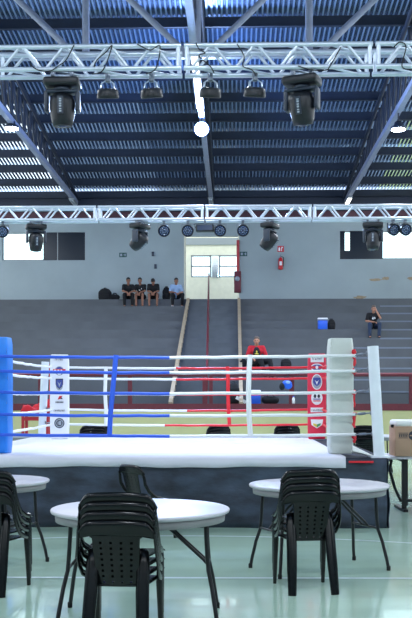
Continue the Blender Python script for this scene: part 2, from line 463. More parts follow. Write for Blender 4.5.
struct('stairs', (lambda m: (stepped(m, A0, A1, NS * 2, RI / 2, RU / 2), m)[1])(MB()), M['stair'])
# pale strips, light caught on the right-hand step edges put in as colour
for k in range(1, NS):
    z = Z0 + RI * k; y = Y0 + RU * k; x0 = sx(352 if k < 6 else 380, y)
    struct('painted_edge_light', MB().box((x0, y - 0.006, z - 0.045), (XR, y + 0.05, z + 0.004)), M['edge_glint'])
# pale curbs at both sides of the stairs
for xx in (A0, A1):
    mb = MB(); ht = RI * NS; ln = RU * NS
    a, b = xx - 0.055, xx + 0.055
    y0, z0, y1, z1 = Y0 + 0.0, Z0 + 0.02, Y0 + ln + 0.05, Z0 + ht + 0.03
    mb.add([(a,y0,z0+.05),(b,y0,z0+.05),(b,y1-0.2,z1),(a,y1-0.2,z1),(a,y0,z0-.4),(b,y0,z0-.4),(b,y1,z1-.5),(a,y1,z1-.5),(a,y1,z1),(b,y1,z1)],
           [(0,1,2,3),(0,4,5,1),(1,5,6,9,2),(0,3,8,7,4),(2,9,8,3),(4,7,6,5),(6,7,8,9)])
    struct('stair_curb', mb, M['curb'])
struct('trim_4', MB().box((XL, Y0 - 0.02, 0), (XR, Y0, 1.12)), M['cream'])
struct('trim_5', MB().box((XL, Y0 - 0.06, 1.12), (XR, Y0, 1.31)), M['maroon'])

# guard rails along the front edge
def rail(x0, x1, posts, label):
    t = thing('guard_rail', label, 'railing', ((x0 + x1) / 2, Y0 + 0.1, Z0), 0, 'red guard rails of the bleachers')
    zt = Z0 + 0.83
    MB().tube([(x0, Y0 + 0.1, zt), (x1, Y0 + 0.1, zt)], 0.055, 10).build('top_rail', M['maroon'], t, off=t.location)
    for (px, w) in posts:
        MB().box((px - w, Y0 + 0.06, Z0), (px + w, Y0 + 0.14, zt)).build('post', M['maroon'], t, off=t.location)
yy = Y0 + 0.1
rail(XL + 0.1, sx(207, yy), [(XL + 0.15, .05), (sx(40, yy), .05), (sx(130, yy), .06), (sx(205, yy), .07)], 'dark red guard rail along the bleacher front, left of the stair handrail')
rail(sx(211, yy), XR - 0.1, [(sx(211, yy), .05), (sx(291.5, yy), .075), (sx(352, yy), .03), (sx(411, yy), .05), (XR - .15, .05)], 'dark red guard rail along the bleacher front, right of the stair handrail')
# central handrail of the stairs
xh = -0.74
t = thing('stair_handrail', 'thin dark red handrail climbing the middle of the bleacher stairs to the doorway', 'handrail', (xh, Y0 + 0.3, Z0))
mb = MB(); s_ = RI / RU
pts = [(xh + -0.02 * (y - Y0), y, Z0 + (y - Y0) * s_ + 0.95) for y in (Y0 + 0.3, Y0 + 4, Y0 + 8, Y0 + 11.2)]
mb.tube(pts, 0.03, 8); mb.build('rail', M['maroon'], t, off=t.location)
for i in range(5):
    y = Y0 + 0.5 + i * 2.66; x = xh + -0.02 * (y - Y0); zz = Z0 + math.floor((y - Y0) / 0.5) * RI / 2
    MB().tube([(x, y, zz), (x, y, Z0 + (y - Y0) * s_ + 0.95)], 0.028, 8).build('post', M['maroon'] if i < 4 else M['steel'], t, off=t.location)

# ------------------------------------------------------------------ things on the back wall
p = at(280.5, 263, YB)
t = thing('fire_extinguisher', 'red fire extinguisher hung on the back wall right of the doorway', 'fire extinguisher', (p.x, YB - 0.1, p.z - 0.28))
lo = Vector((0, 0, 0))
MB().lathe([(0.05, 0), (0.085, 0.015), (0.09, 0.05), (0.09, 0.38), (0.075, 0.44), (0.03, 0.48), (0.03, 0.50)]).build('cylinder', M['redpaint'], t)
MB().box((-0.03, -0.03, 0.50), (0.03, 0.03, 0.55)).tube([(0, 0, 0.55), (0.0, -0.12, 0.58)], 0.015, 6).build('valve', M['chain'], t)
MB().tube([(0.03, 0, 0.52), (0.11, -0.02, 0.5), (0.115, -0.04, 0.3), (0.1, -0.05, 0.12)], 0.014, 8).build('hose', M['rubber'], t)
MB().box((-0.05, -0.095, 0.16), (0.05, -0.088, 0.32)).build('label_plate', M['logowhite'], t)
p = at(280.7, 249, YB)
t = thing('wall_sign', 'small square red sign on the back wall above the extinguisher', 'sign', (p.x, YB - 0.01, p.z))
MB().box((-0.13, -0.008, -0.12), (0.13, 0, 0.12)).build('plate', M['redpaint'], t)
mb = MB(); mb.box((-0.09, -0.012, -0.08), (-0.02, -0.007, 0.03)); mb.box((-0.075, -0.012, 0.03), (-0.035, -0.007, 0.07)); mb.box((0.02, -0.012, -0.08), (0.05, -0.007, 0.08)); mb.box((0.05, -0.012, 0.04), (0.09, -0.007, 0.08))
mb.build('pictogram', M['logowhite'], t)
for (px, py, lab) in ((123, 255, 'small dark green exit sign on the back wall left of the doorway'), (243.5, 254, 'small dark green exit sign on the back wall just right of the doorway')):
    p = at(px, py, YB)
    t = thing('exit_sign', lab, 'sign', (p.x, YB - 0.01, p.z), 0, 'exit signs')
    MB().box((-0.15, -0.01, -0.09), (0.15, 0, 0.09)).build('plate', M['signgreen'], t)
    mb = MB(); mb.box((-0.11, -0.014, -0.05), (-0.03, -0.009, 0.05)); mb.box((0.02, -0.014, -0.012), (0.11, -0.009, 0.012)); mb.box((0.07, -0.014, -0.05), (0.11, -0.009, 0.05))
    mb.build('pictogram', M['logogrey'], t)
for (px, py, lab) in ((153, 254, 'tiny dark switch box high on the back wall above the sitting row'), (155.5, 266.5, 'small grey wall plate above the heads of the sitting row')):
    p = at(px, py, YB)
    tag(MB().rbox((p.x - 0.05, YB - 0.05, p.z - 0.09), (p.x + 0.05, YB, p.z + 0.09), 0.01).build('wall_box', M['fixturegrey']), lab, 'electrical box')
# red riser pipe and hose cabinet on the right jamb
pa, pb = at(238, 240, YB - 0.15), at(238, 272, YB - 0.15)
t = thing('hose_cabinet', 'red hydrant pipe and hose box on the right side of the doorway', 'fire hose cabinet', (pa.x, YB - 0.15, at(238, 293, YB).z))
MB().tube([(0, 0.06, 0.7), (0, 0.06, pa.z - t.location.z)], 0.06, 10).build('pipe', M['redsteel'], t)
MB().rbox((-0.16, -0.06, 0), (0.12, 0.12, 0.86), 0.02).build('cabinet', M['maroon'], t)
MB().lathe([(0.03, 0), (0.10, 0.01), (0.10, 0.03), (0.03, 0.04)], c=(-0.03, -0.06, 0.55), rot=rotx(PI/2)).build('hose_reel', M['logogrey'], t)
# stains on the plaster
def stain(x0, x1, y0, y1, seed):
    rnd = random.Random(seed); a, b = at(x0, y0, YB - 0.004), at(x1, y1, YB - 0.004); n = 22; poly = []
    for i in range(n):
        th = 2 * PI * i / n; r = 0.65 + 0.5 * rnd.random()
        poly.append(((a.x + b.x) / 2 + (b.x - a.x) / 2 * r * math.cos(th), (a.z + b.z) / 2 + (a.z - b.z) / 2 * r * math.sin(th)))
    mb = MB(); mb.add([(x, YB - 0.004, z) for x, z in poly], [list(range(n))])
    struct('wall_stain', mb, M['stain'])
stain(353, 367, 295.5, 299.5, 1); stain(368, 384, 278.5, 281, 2); stain(382, 390, 276.5, 280, 3); stain(406, 418, 277, 280, 4)

# ------------------------------------------------------------------ lamps under the roof
def high_bay(X, Y, Z, tilt, label, energy, col=(0.86, 0.93, 1.0)):
    t = thing('high_bay_lamp', label, 'lamp', (X, Y, Z), 0, 'round roof lamps')
    r = rotx(tilt)
    MB().lathe([(0.05, 0.20), (0.10, 0.19), (0.12, 0.10), (0.20, 0.06), (0.22, 0.0), (0.205, -0.01)], rot=r).build('housing', M['fixturegrey'], t)
    MB().lathe([(0.19, -0.004), (0.19, -0.03), (0.10, -0.05), (0.02, -0.052)], rot=r).build('lens', M['lamp'], t)
    MB().tube([(0, 0, 0.18), (0, 0, 9.4 - Z)], 0.02, 6).build('stem', M['steel'], t)
    l = bpy.data.lights.new('lamp_light', 'AREA'); l.shape = 'DISK'; l.size = 0.36; l.energy = energy; l.color = col
    o = bpy.data.objects.new('lamp_light', l); COL.objects.link(o); o.parent = t; o.location = r @ Vector((0, 0, -0.07)); o.rotation_euler = (tilt, 0, 0)
    return t
high_bay(TX[0], 27.8, at(10, 128, 27.8).z, 0, 'round lamp under the left roof truss at the left picture edge', 500)
high_bay(TX[1], 27.3, at(203, 129, 27.3).z, math.radians(-62), 'glaring round lamp under the middle roof truss, turned towards the ring', 1200, (0.45, 0.62, 1.0))
high_bay(TX[2], 27.0, at(397, 129, 27.0).z, 0, 'round lamp under the right roof truss near the right picture edge', 500)
def batten(X, Y, m, label):
    t = thing('tube_lamp_or_glow', label, 'lamp', (X, Y, 9.30), 0, 'tube lamps under the roof trusses')
    MB().rbox((-0.10, -0.55, -0.06), (0.10, 0.55, 0.01), 0.015).build('housing', M['frame'], t)
    MB().tube([(-0.04, -0.52, -0.08), (-0.04, 0.52, -0.08)], 0.03, 8).tube([(0.04, -0.52, -0.08), (0.04, 0.52, -0.08)], 0.03, 8).build('tube', m, t)
for Y, en in ((15.0, 190), (4.0, 190)):  # unseen lamp rows added to brighten the floor
    for X, wh in zip(TX, names):
        high_bay(X, Y, 9.0, 0, 'unseen round lamp added under the %s roof truss, %s' % (wh, 'over the ring' if Y > 9 else 'over the tables'), en)
batten(TX[2], 38.6, M['tubelit'], 'lit white tube lamp at the wall end of the right roof truss')
batten(TX[1], 38.6, M['tubedim'], 'unlit tube lamp at the wall end of the middle roof truss')
batten(TX[0], 38.6, M['tubedim'], 'unlit tube lamp at the wall end of the left roof truss')
t = thing('tube_lamp_or_glow', 'added glowing strip for the lit chord of the middle truss above the glaring lamp', 'lamp', (TX[1], 24.0, 9.3), 0, 'tube lamps under the roof trusses')  # emissive strip added where lamps light the chord from below
MB().rbox((-0.10, -2.2, -0.05), (0.10, 2.2, 0.01), 0.015).build('housing', M['frame'], t)
MB().tube([(-0.04, -2.15, -0.07), (-0.04, 2.15, -0.07)], 0.03, 8).tube([(0.04, -2.15, -0.07), (0.04, 2.15, -0.07)], 0.03, 8).build('tube', M['tubelit'], t)

# ------------------------------------------------------------------ lighting trusses
JX = -0.53
def light_truss(Y, zb, w, h, i0, i1, label):
    """sections 2 m long with 4 chords; the front chord pair lies at Y, the rear pair at Y + w"""
    t = thing('lighting_truss', label, 'lighting truss', (JX, Y + w / 2, 0), 0, 'aluminium lighting trusses')
    R_, rb = 0.027, 0.017
    for i in range(i0, i1):
        x0, x1 = JX + 2 * i + 0.015, JX + 2 * (i + 1) - 0.015
        sec = bpy.data.objects.new('truss_section', None); COL.objects.link(sec); sec.parent = t
        for (yy, zz) in ((Y, zb), (Y, zb + h), (Y + w, zb), (Y + w, zb + h)):
            MB().tube([(x0, yy, zz), (x1, yy, zz)], R_, 10).build('chord', M['alu'], sec, off=t.location)
        n = 4; pw = (x1 - x0 - 0.12) / n
        for yy in (Y, Y + w):
            for e in (x0 + 0.03, x1 - 0.03):
                MB().tube([(e, yy, zb), (e, yy, zb + h)], 0.022, 8).build('end_post', M['alu'], sec, off=t.location)
            for j in range(n):
                a = x0 + 0.06 + j * pw; g = 0.02
                MB().tube([(a + g, yy, zb), (a + pw / 2 - g, yy, zb + h)], rb, 8).build('brace', M['alu'], sec, off=t.location)
                MB().tube([(a + pw / 2 + g, yy, zb + h), (a + pw - g, yy, zb)], rb, 8).build('brace', M['alu'], sec, off=t.location)
        for zz in (zb, zb + h):
            for j in range(n):
                a = x0 + 0.06 + j * pw
                MB().tube([(a + pw * 0.1, Y, zz), (a + pw * 0.9, Y + w, zz)], rb * 0.8, 6).build('cross_brace', M['alu'], sec, off=t.location)
    for x in (JX + 2 * i0 - 0.2, JX + 2 * i1 + 0.2):     # towers that carry the span
        mb = MB()
        for a in (-0.13, 0.13):
            for b in (0, w): mb.tube([(x + a, Y + b, 0), (x + a, Y + b, zb + h + 0.3)], R_, 8)
        z = 0.1; s = 1
        while z < zb:
            mb.tube([(x - 0.13 * s, Y, z), (x + 0.13 * s, Y, z + 0.35)], rb, 6); mb.tube([(x - 0.13 * s, Y + w, z), (x + 0.13 * s, Y + w, z + 0.35)], rb, 6)
            z += 0.35; s = -s
        mb.box((x - 0.4, Y - 0.3, 0), (x + 0.4, Y + w + 0.3, 0.03))
        mb.build('tower', M['alu'], t, off=t.location)
    return t
YT1, ZT1, TW, TH = 10.2, 4.945, 0.25, 0.235
YT2, ZT2 = 18.06, 4.80
light_truss(YT1, ZT1, TW, TH, -2, 2, 'large aluminium lighting truss across the top of the picture, nearer of two')
light_truss(YT2, ZT2, TW, TH, -3, 3, 'smaller looking aluminium lighting truss in front of the back wall, farther of two')

# black cables slung on the front truss
def cable(pts, label, r=0.006):
    k = 10; out = []
    P4 = [Vector(p) for p in pts]
    for i in range(len(P4) - 1):
        a, b = P4[max(i-1, 0)], P4[i]; c, d = P4[i+1], P4[min(i+2, len(P4)-1)]
        for j in range(k):
            t = j / k
            out.append(0.5 * ((2*b) + (c-a)*t + (2*a-5*b+4*c-d)*t*t + (3*b-a-3*c+d)*t**3))
    out.append(P4[-1])
    tag(MB().tube(out, r, 6).build('cable', M['rubber']), label, 'cable', 'cables on the front lighting truss')
def cpts(l, Y): return [at(x, y, Y) for x, y in l]
cable(cpts([(30, 64), (38, 70), (50, 71), (58, 66), (66, 60), (74, 45)], YT1 - 0.04), 'black cable sagging on the front truss above the left moving light')
cable(cpts([(94, 67), (97, 60), (106, 52), (112, 46), (103, 70), (92, 74)], YT1 - 0.04), 'black cable looped on the front truss above the leftmost round light')
cable(cpts([(137, 44), (150, 50), (160, 46), (156, 68), (146, 74)], YT1 - 0.04), 'black cable crossing the front truss above the second round light')
cable(cpts([(196, 43), (199, 49), (205, 53), (199, 56), (210, 66), (214, 73)], YT1 - 0.04), 'black cable knotted on the front truss at the middle joint')
cable(cpts([(237, 44), (244, 56), (243, 66), (252, 70), (256, 76)], YT1 - 0.04), 'black cable hanging on the front truss above the fourth round light')
cable(cpts([(298, 66), (312, 70), (326, 70), (330, 66), (341, 47)], YT1 - 0.04), 'black cable sagging on the front truss right of the right moving light')
cable(cpts([(394, 47), (400, 42), (406, 47), (402, 66), (411, 70)], YT1 - 0.04), 'black cable draped on the front truss at the right picture edge')

# ------------------------------------------------------------------ stage lights
def make_par(label, group):
    """LED par hung from a clamp: local origin at the clamp, lens looks along local -z of the body"""
    t = thing('par_light', label, 'stage light', (0, 0, 0), 0, group)
    MB().rbox((-0.025, -0.03, -0.05), (0.025, 0.03, 0.03), 0.008).tube([(-0.0, -0.05, 0.0), (0, 0.05, 0)], 0.012, 6).build('clamp', M['chain'], t)
    mb = MB()
    for s in (-1, 1):
        mb.box((s * 0.112 - 0.004, -0.018, -0.17), (s * 0.112 + 0.004, 0.018, -0.055))
    mb.box((-0.116, -0.018, -0.06), (0.116, 0.018, -0.05)); mb.build('yoke', M['chain'], t)
    return t
def make_par_down(label, group):
    t = thing('par_light', label, 'stage light', (0, 0, 0), 0, group)
    MB().rbox((-0.025, -0.03, -0.07), (0.025, 0.03, 0.03), 0.008).tube([(-0.0, -0.05, 0.0), (0, 0.05, 0)], 0.012, 6).build('clamp', M['chain'], t)
    for s in (-1, 1): MB().tube([(0, 0, -0.055), (s*0.03, -0.01, -0.06), (s*0.065, -0.03, -0.09), (s*0.07, -0.04, -0.145)], 0.014, 8, flat=(0.5, 1.3)).build('bracket', M['alu'], t)
    return t
def par_body(t, r, c=(0, 0, -0.17), prof=None):
    b = MB().lathe(prof or [(0.05, 0.075), (0.085, 0.07), (0.105, 0.04), (0.11, -0.04), (0.113, -0.055), (0.104, -0.056), (0.098, -0.045)], c=c, n=28, rot=r).build('body', M['fixture'], t)
    mb = MB(); C = Vector(c)
    mb.lathe([(0.098, -0.04), (0.098, -0.046)], c=c, n=28, rot=r).build('lens', M['lens'], t)
    mb = MB()
    for i in range(18):
        rr, th = (0.035, i * 2 * PI / 6) if i < 6 else (0.072, i * 2 * PI / 12)
        mb.lathe([(0.012, -0.046), (0.012, -0.05), (0.006, -0.053)], c=C + r @ Vector((rr * math.cos(th), rr * math.sin(th), 0)), n=8, rot=r)
    mb.build('led_array', M['led'], t)
proto_down = make_par_down('x', 'round lights on the front truss'); par_body(proto_down, rotx(math.radians(16)), (0, 0, -0.185), [(0.05, 0.05), (0.085, 0.047), (0.112, 0.03), (0.118, -0.03), (0.116, -0.052), (0.104, -0.056), (0.098, -0.045)])
proto_face = make_par('x', 'round lights on the rear truss'); par_body(proto_face, rotx(math.radians(-70)))
fp = [(107, 'leftmost black round stage light hanging under the front truss'), (151, 'second black round stage light from the left under the front truss'),
      (210, 'blue-lit round stage light under the front truss beside the glaring lamp'), (255, 'black round stage light under the front truss beside the right moving light')]
for i, (px, lab) in enumerate(fp):
    l = at(px, 74, YT1 + TW / 2); l.z = ZT1 - 0.01; l.y = YT1 + TW - 0.05
    if i == 0: proto_down.location = l; proto_down['label'] = lab
    else: dup(proto_down, l, math.radians((-12, 9, 14)[i-1]), lab)
rp = [(3, 'round stage light under the rear truss at the left picture edge'), (164, 'round stage light under the rear truss, left of the doorway'), (188, 'round stage light under the rear truss at the left doorway edge'),
      (220, 'blue round stage light under the rear truss above the corridor window'), (243, 'round stage light under the rear truss at the right doorway edge'),
      (393, 'left of the two round stage lights over the bright right window'), (405, 'right of the two round stage lights over the bright right window')]
for i, (px, lab) in enumerate(rp):
    l = at(px, 222, YT2 + TW / 2); l.z = ZT2 - 0.02
    if i == 0: proto_face.location = l; proto_face['label'] = lab
    else: dup(proto_face, l, math.radians((4, -6, 3, 0, 25, 20)[i-1]), lab)

def moving_head(label, loc, pan, tilt, group, k=1.0):
    """hung upside down: base at the top, yoke, swivelling head"""
    t = thing('moving_head', label, 'stage light', loc, pan, group)
    mb = MB()
    for s in (-1, 1):
        MB().rbox((s*0.10 - 0.02, -0.03, -0.05), (s*0.10 + 0.02, 0.03, 0.035), 0.008).build('clamp', M['chain'], t)
    MB().rbox((-0.19, -0.13, -0.14), (0.19, 0.13, -0.045), 0.03).build('base', M['fixture'], t)
    MB().box((-0.07, -0.124, -0.12), (0.07, -0.119, -0.075)).build('display', M['lens'], t)
    mb = MB().lathe([(0.09, -0.145), (0.09, -0.175)], n=20); mb.rbox((-0.18, -0.07, -0.205), (0.18, 0.07, -0.165), 0.018)
    for s in (-1, 1): mb.rbox((s*0.165 - 0.022, -0.065, -0.40), (s*0.165 + 0.022, 0.065, -0.18), 0.02)
    mb.build('yoke', M['fixturegrey'], t)
    r = rotx(tilt); c = Vector((0, 0, -0.345))
    MB().lathe([(0.06, 0.135), (0.11, 0.12), (0.135, 0.06), (0.135, -0.03), (0.118, -0.14), (0.10, -0.20), (0.085, -0.20)], c=c, n=24, rot=r).build('head', M['fixture'], t)
    MB().lathe([(0.084, -0.185), (0.05, -0.212), (0.01, -0.215)], c=c, n=24, rot=r).build('lens', M['lens'], t)
    mb = MB(); mb.box((-0.03, -0.142, -0.09), (0.03, -0.12, 0.09), rot=None)
    mb.v = [tuple(r @ Vector(v) + c) for v in mb.v]; mb.build('nameplate', M['fixturegrey'], t)
    mb = MB()
    for i in range(6): mb.box((-0.012, -0.146, -0.075 + i * 0.026), (0.012, -0.141, -0.075 + i * 0.026 + (0.018, 0.012, 0.02, 0.016, 0.02, 0.012)[i]))
    mb.v = [tuple(r @ Vector(v) + c) for v in mb.v]; mb.build('lettering', M['logogrey'], t)
    return t
l = at(62.5, 74, YT1 + TW / 2); l.z = ZT1 - 0.02
moving_head('large black moving head light under the front truss at left, head pointing down', l, math.radians(0), math.radians(4), 'moving heads on the front truss')
l = at(302, 74, YT1 + TW / 2); l.z = ZT1 - 0.02
moving_head('large black moving head light under the front truss at right, head turned aside', l, math.radians(-22), math.radians(14), 'moving heads on the front truss')
for (px, pan, tilt, lab) in ((36, 20, 12, 'black moving head light under the rear truss before the bright left window'),
                             (140, 62, 52, 'black moving head light under the rear truss left of the doorway, head tilted right'),
                             (206, 0, 0, None),
                             (270, 65, 40, 'black moving head light under the rear truss beside the extinguisher, head tilted right'),
                             (373, -10, -6, 'black moving head light under the rear truss before the dark right window panel')):
    if lab is None: continue
    l = at(px, 222, YT2 + TW / 2); l.z = ZT2 - 0.02
    moving_head(lab, l, math.radians(pan), math.radians(tilt), 'moving heads on the rear truss')
# flood light bar over the doorway
l = at(205, 222, YT2 + TW / 2); l.z = ZT2 - 0.02
t = thing('flood_light', 'boxy black flood light under the rear truss above the doorway centre', 'stage light', l)
MB().rbox((-0.02, -0.03, -0.06), (0.02, 0.03, 0.03), 0.008).build('clamp', M['chain'], t)
MB().rbox((-0.17, -0.08, -0.20), (0.17, 0.08, -0.07), 0.02).build('body', M['fixture'], t)
MB().box((-0.14, -0.086, -0.18), (0.14, -0.079, -0.09)).build('lens', M['lens'], t)
MB().tube([(-0.18, 0, -0.13), (-0.2, 0, -0.05), (0, 0, -0.04), (0.2, 0, -0.05), (0.18, 0, -0.13)], 0.008, 6).build('yoke', M['fixturegrey'], t)

# ------------------------------------------------------------------ boxing ring
RZ = 0.80
RX0, RX1, RY0, RY1 = -3.45, 1.755, 11.2, 16.45
CX, CY = -0.755, 13.8
ring = thing('boxing_ring', 'boxing ring with white canvas, blue, white and red ropes behind the tables', 'boxing ring', (CX, CY, 0))
def rb(mb, name, m, parent=None, **k): return mb.build(name, m, parent or ring, off=ring.location, **k)
mb = MB().box((RX0 + 0.03, RY0 + 0.03, RZ - 0.14), (RX1 - 0.03, RY1 - 0.03, RZ - 0.012))
for x in (RX0 + 0.2, CX - 0.9, CX + 0.9, RX1 - 0.2):
    for y in (RY0 + 0.2, CY, RY1 - 0.2): mb.box((x - 0.04, y - 0.04, 0), (x + 0.04, y + 0.04, RZ - 0.13))
rb(mb, 'platform', M['carpet'])
rb(MB().box((RX0, RY0, RZ - 0.012), (RX1, RY1, RZ)), 'deck', M['carpet'])
# canvas with a hanging front hem
mb = MB(); zc = RZ + 0.012
xs = [RX0 + (1.285 - RX0) * i / 60 for i in range(61)]
vs = []
for x in xs:
    wv = 0.010 * math.sin(x * 3.1) + 0.006 * math.sin(x * 9.7)
    vs += [(x, RY0 + 0.65, zc), (x, RY0 - 0.01, zc), (x, RY0 - 0.035, zc - 0.02), (x, RY0 - 0.04 + wv, zc - 0.115 + wv * 0.6)]
fs = []
for i in range(60):
    for j in range(3): fs.append((4*i+j, 4*i+4+j, 4*i+5+j, 4*i+1+j))
mb.add(vs, fs, True)
xl = RX0 + 0.04
mb.add([(xl, RY0 + 0.65, zc), (1.285, RY0 + 0.65, zc), (1.285, RY1 - 0.06, zc), (xl, RY1 - 0.06, zc)], [(0, 1, 2, 3)])
rb(mb, 'canvas', M['canvas'], solid=0.012)
rb(MB().box((1.32, RY0 - 0.05, RZ - 0.05), (1.60, RY0 - 0.01, RZ - 0.03)), 'edge_strip', M['redropes'])
# navy skirt on all four sides, wrinkled
def skirt(a, b):
    a, b = Vector(a), Vector(b); L = (b - a).length; t = (b - a) / L; nrm = Vector((t.y, -t.x, 0)); mb = MB(); n, m = 70, 10
    vs = []
    for j in range(m + 1):
        for i in range(n + 1):
            s = L * i / n; z = (RZ - 0.01) * (1 - j / m)
            q = j / m
            wv = (0.012 * math.sin(s * 7 + z * 9) + 0.010 * math.sin(s * 3.3 - z * 14) + 0.008 * math.sin(s * 17 + z * 4)) * (0.25 + q)
            p = a + t * s + nrm * (0.02 + wv); vs.append((p.x, p.y, z))
    fs = [(j*(n+1)+i, j*(n+1)+i+1, (j+1)*(n+1)+i+1, (j+1)*(n+1)+i) for j in range(m) for i in range(n)]
    mb.add(vs, fs, True); return mb
for a, b in (((RX0, RY0, 0), (RX1, RY0, 0)), ((RX1, RY0, 0), (RX1, RY1, 0)), ((RX1, RY1, 0), (RX0, RY1, 0)), ((RX0, RY1, 0), (RX0, RY0, 0))):
    rb(skirt(a, b), 'skirt', M['apron'], solid=0.006)
# corner posts, leaning in a little
PO = 2.45
def corner(sx_, sy_): return Vector((CX + PO * sx_, CY + PO * sy_, RZ))
for (a, b) in ((-1, -1), (1, -1), (1, 1), (-1, 1)):
    c = corner(a, b); top = c + Vector((-a * 0.07, -b * 0.04, 1.29))
    mb = MB().tube([c, c + (top - c) * 0.5, top], 0.065, 16)
    mb.box((c.x - 0.11, c.y - 0.11, RZ), (c.x + 0.11, c.y + 0.11, RZ + 0.02))
    rb(mb, 'corner_post', M['postwhite'])
RH = (1.19, 1.01, 0.76, 0.495, 0.254)
IN = 2.02
RP = 2.2                        # rope square, outside the pads
def ic(a, b, h): return Vector((CX + RP * a, CY + RP * b, RZ + h))
def rope(p, q, ma, mbm, frac, sag, seed):
    rnd = random.Random(seed); mb = MB(); n = 24; pts = []
    for i in range(n + 1):
        t = i / n; v = p.lerp(q, t); v.z -= sag * 4 * t * (1 - t); v.z += rnd.uniform(-0.004, 0.004); pts.append(v)
    k = max(1, min(n - 1, round(n * frac)))
    mb.cur = 0; mb.tube(pts[:k + 1], 0.019, 8); mb.cur = 1; mb.tube(pts[k:], 0.0185, 8)
    rb(mb, 'rope', [ma, mbm])
B_, R_, W_ = M['blueropes'], M['redropes'], M['whiteropes']
for i, h in enumerate(RH):
    rope(ic(-1, -1, h), ic(1, -1, h), B_, W_, 0.5, 0.02, i)            # front: blue then white
    rope(ic(-1, 1, h), ic(1, 1, h), W_, R_, (0.47, 0.45, 0.44, 0.49, 0.41)[i], 0.02, i + 10)      # rear: white then red
    rope(ic(-1, -1, h), ic(-1, 1, h), B_, W_, 0.25, 0.02, i + 20)
    rope(ic(1, -1, h), ic(1, 1, h), W_, R_, 0.12, 0.02, i + 30)
# straps that keep the ropes apart
def strap(pts, m):
    rb(MB().tube(pts, 0.03, 8, flat=(0.35, 1.0), ref=(0, 1, 0)), 'rope_strap', m)
def onfront(px, h): v = at(px, 400, CY - RP - 0.03); return Vector((v.x, v.y, RZ + h))
def onrear(px, h): v = at(px, 400, CY + RP - 0.03); return Vector((v.x, v.y, RZ + h))
strap([onfront(x, h) for x, h in ((116, 1.2), (114.5, 1.0), (112.5, .76), (110.5, .5), (109.5, .24))], B_)
strap([onfront(x, h) for x, h in ((250, 1.2), (249, 1.0), (248.5, .76), (249, .5), (250.5, .24))], W_)
strap([onrear(x, h) for x, h in ((106, 1.2), (105.5, 1.0), (105, .76), (106, .5), (106, .25))], W_)
strap([onrear(x, h) for x, h in ((227.5, 1.2), (228, 1.0), (228, .76), (228.5, .5), (229.5, .25))], R_)
# turnbuckles from posts to the rope corners
for (a, b) in ((-1, -1), (1, -1), (1, 1), (-1, 1)):
    for h in RH:
        p = corner(a, b) + Vector((-a * (0.06 + 0.085 * h / 1.29), -b * 0.06, h + 0.02)); q = ic(a, b, h)
        mb = MB(); mb.tube([p, p.lerp(q, 0.35)], 0.008, 6); mb.tube([p.lerp(q, 0.35), p.lerp(q, 0.75)], 0.016, 8); mb.tube([p.lerp(q, 0.75), q], 0.008, 6)
        mb.lathe([(0.022, -0.006), (0.03, 0), (0.022, 0.006)], c=p, n=12, rot=roty(PI/2))
        rb(mb, 'turnbuckle', M['chain'])
# corner pads
def pad(name_m, px_c, py, Y, w, dpt, h, yaw, puffy):
    c = at(px_c, 400, Y); r = rotz(yaw); mb = MB()
    n, m = 28, 14; vs = []
    for j in range(m + 1):
        z = RZ + 0.02 + h * j / m
        q = 1 - 0.10 * abs(2 * j / m - 1) ** 10
        for i in range(n):
            th = 2 * PI * i / n; e = 0.28
            x = math.copysign(abs(math.cos(th)) ** e, math.cos(th)) * w / 2 * q; y = math.copysign(abs(math.sin(th)) ** e, math.sin(th)) * dpt / 2 * q
            pu = puffy * (0.5 * math.sin(z * 23 + i) + 0.5 * math.sin(z * 11 + 2 * i))
            p = r @ Vector((x * (1 + pu), y * (1 + pu), 0)); vs.append((c.x + p.x, c.y + p.y, z))
    fs = [(j*n+i, j*n+(i+1) % n, (j+1)*n+(i+1) % n, (j+1)*n+i) for j in range(m) for i in range(n)]
    fs += [list(range(n))[::-1], [m*n+i for i in range(n)]]
    mb.add(vs, fs, True)
    o = rb(mb, 'corner_pad', name_m, bevel=0.012)
    return o, c, r, dpt
pad(M['whitevinyl'], 340.0, 0, CY - IN + 0.02, 0.295, 0.24, 1.385, math.radians(6), 0.02)
pad(M['bluevinyl'], -2.0, 0, CY - IN + 0.02, 0.32, 0.24, 1.405, math.radians(-6), 0.02)
def face_tf(c, r, dpt, z): return Matrix.Translation((c.x, c.y, z)) @ (r.to_4x4()) @ Matrix.Translation((0, -dpt / 2 - 0.001, 0)) @ Matrix.Rotation(PI / 2, 4, 'X')
def circ(rx, ry, n=24, x=0, y=0): return [(x + rx * math.cos(2*PI*i/n), y + ry * math.sin(2*PI*i/n)) for i in range(n)]
def shield(w, h): return [(-w, h), (w, h), (w, -0.1*h), (0.6*w, -0.6*h), (0, -h), (-0.6*w, -0.6*h), (-w, -0.1*h)]
def rect(x0, x1, y0, y1): return [(x0, y0), (x1, y0), (x1, y1), (x0, y1)]
def emblem(padset, y, shapes, name='emblem'):
    o, c, r, dpt = padset; Y = c.y; d = -c.x * math.sin(PSI) + c.y * math.cos(PSI); z = EYE + (HY - y) * d / F
    tf = face_tf(c, r, dpt, z); mb = MB(); ms = []
    for k, (poly, mm) in enumerate(shapes):
        if M[mm] not in ms: ms.append(M[mm])
        mb.cur = ms.index(M[mm]); mb.prism(poly, 0.0, 0.003 + 0.0015 * k, tf)
    rb(mb, name, ms, o)
def wordmark(y, h, spread, seed, m='ink'):
    rnd = random.Random(seed); out = []; x = -spread
    while x < spread - 0.01:
        w = rnd.uniform(0.010, 0.018); out.append((rect(x, x + w * 0.35, -h, h), m)); 
        if rnd.random() > 0.4: out.append((rect(x, x + w, h * 0.55, h), m))
        if rnd.random() > 0.5: out.append((rect(x, x + w, -h, -h * 0.55), m))
        x += w + 0.009
    return out
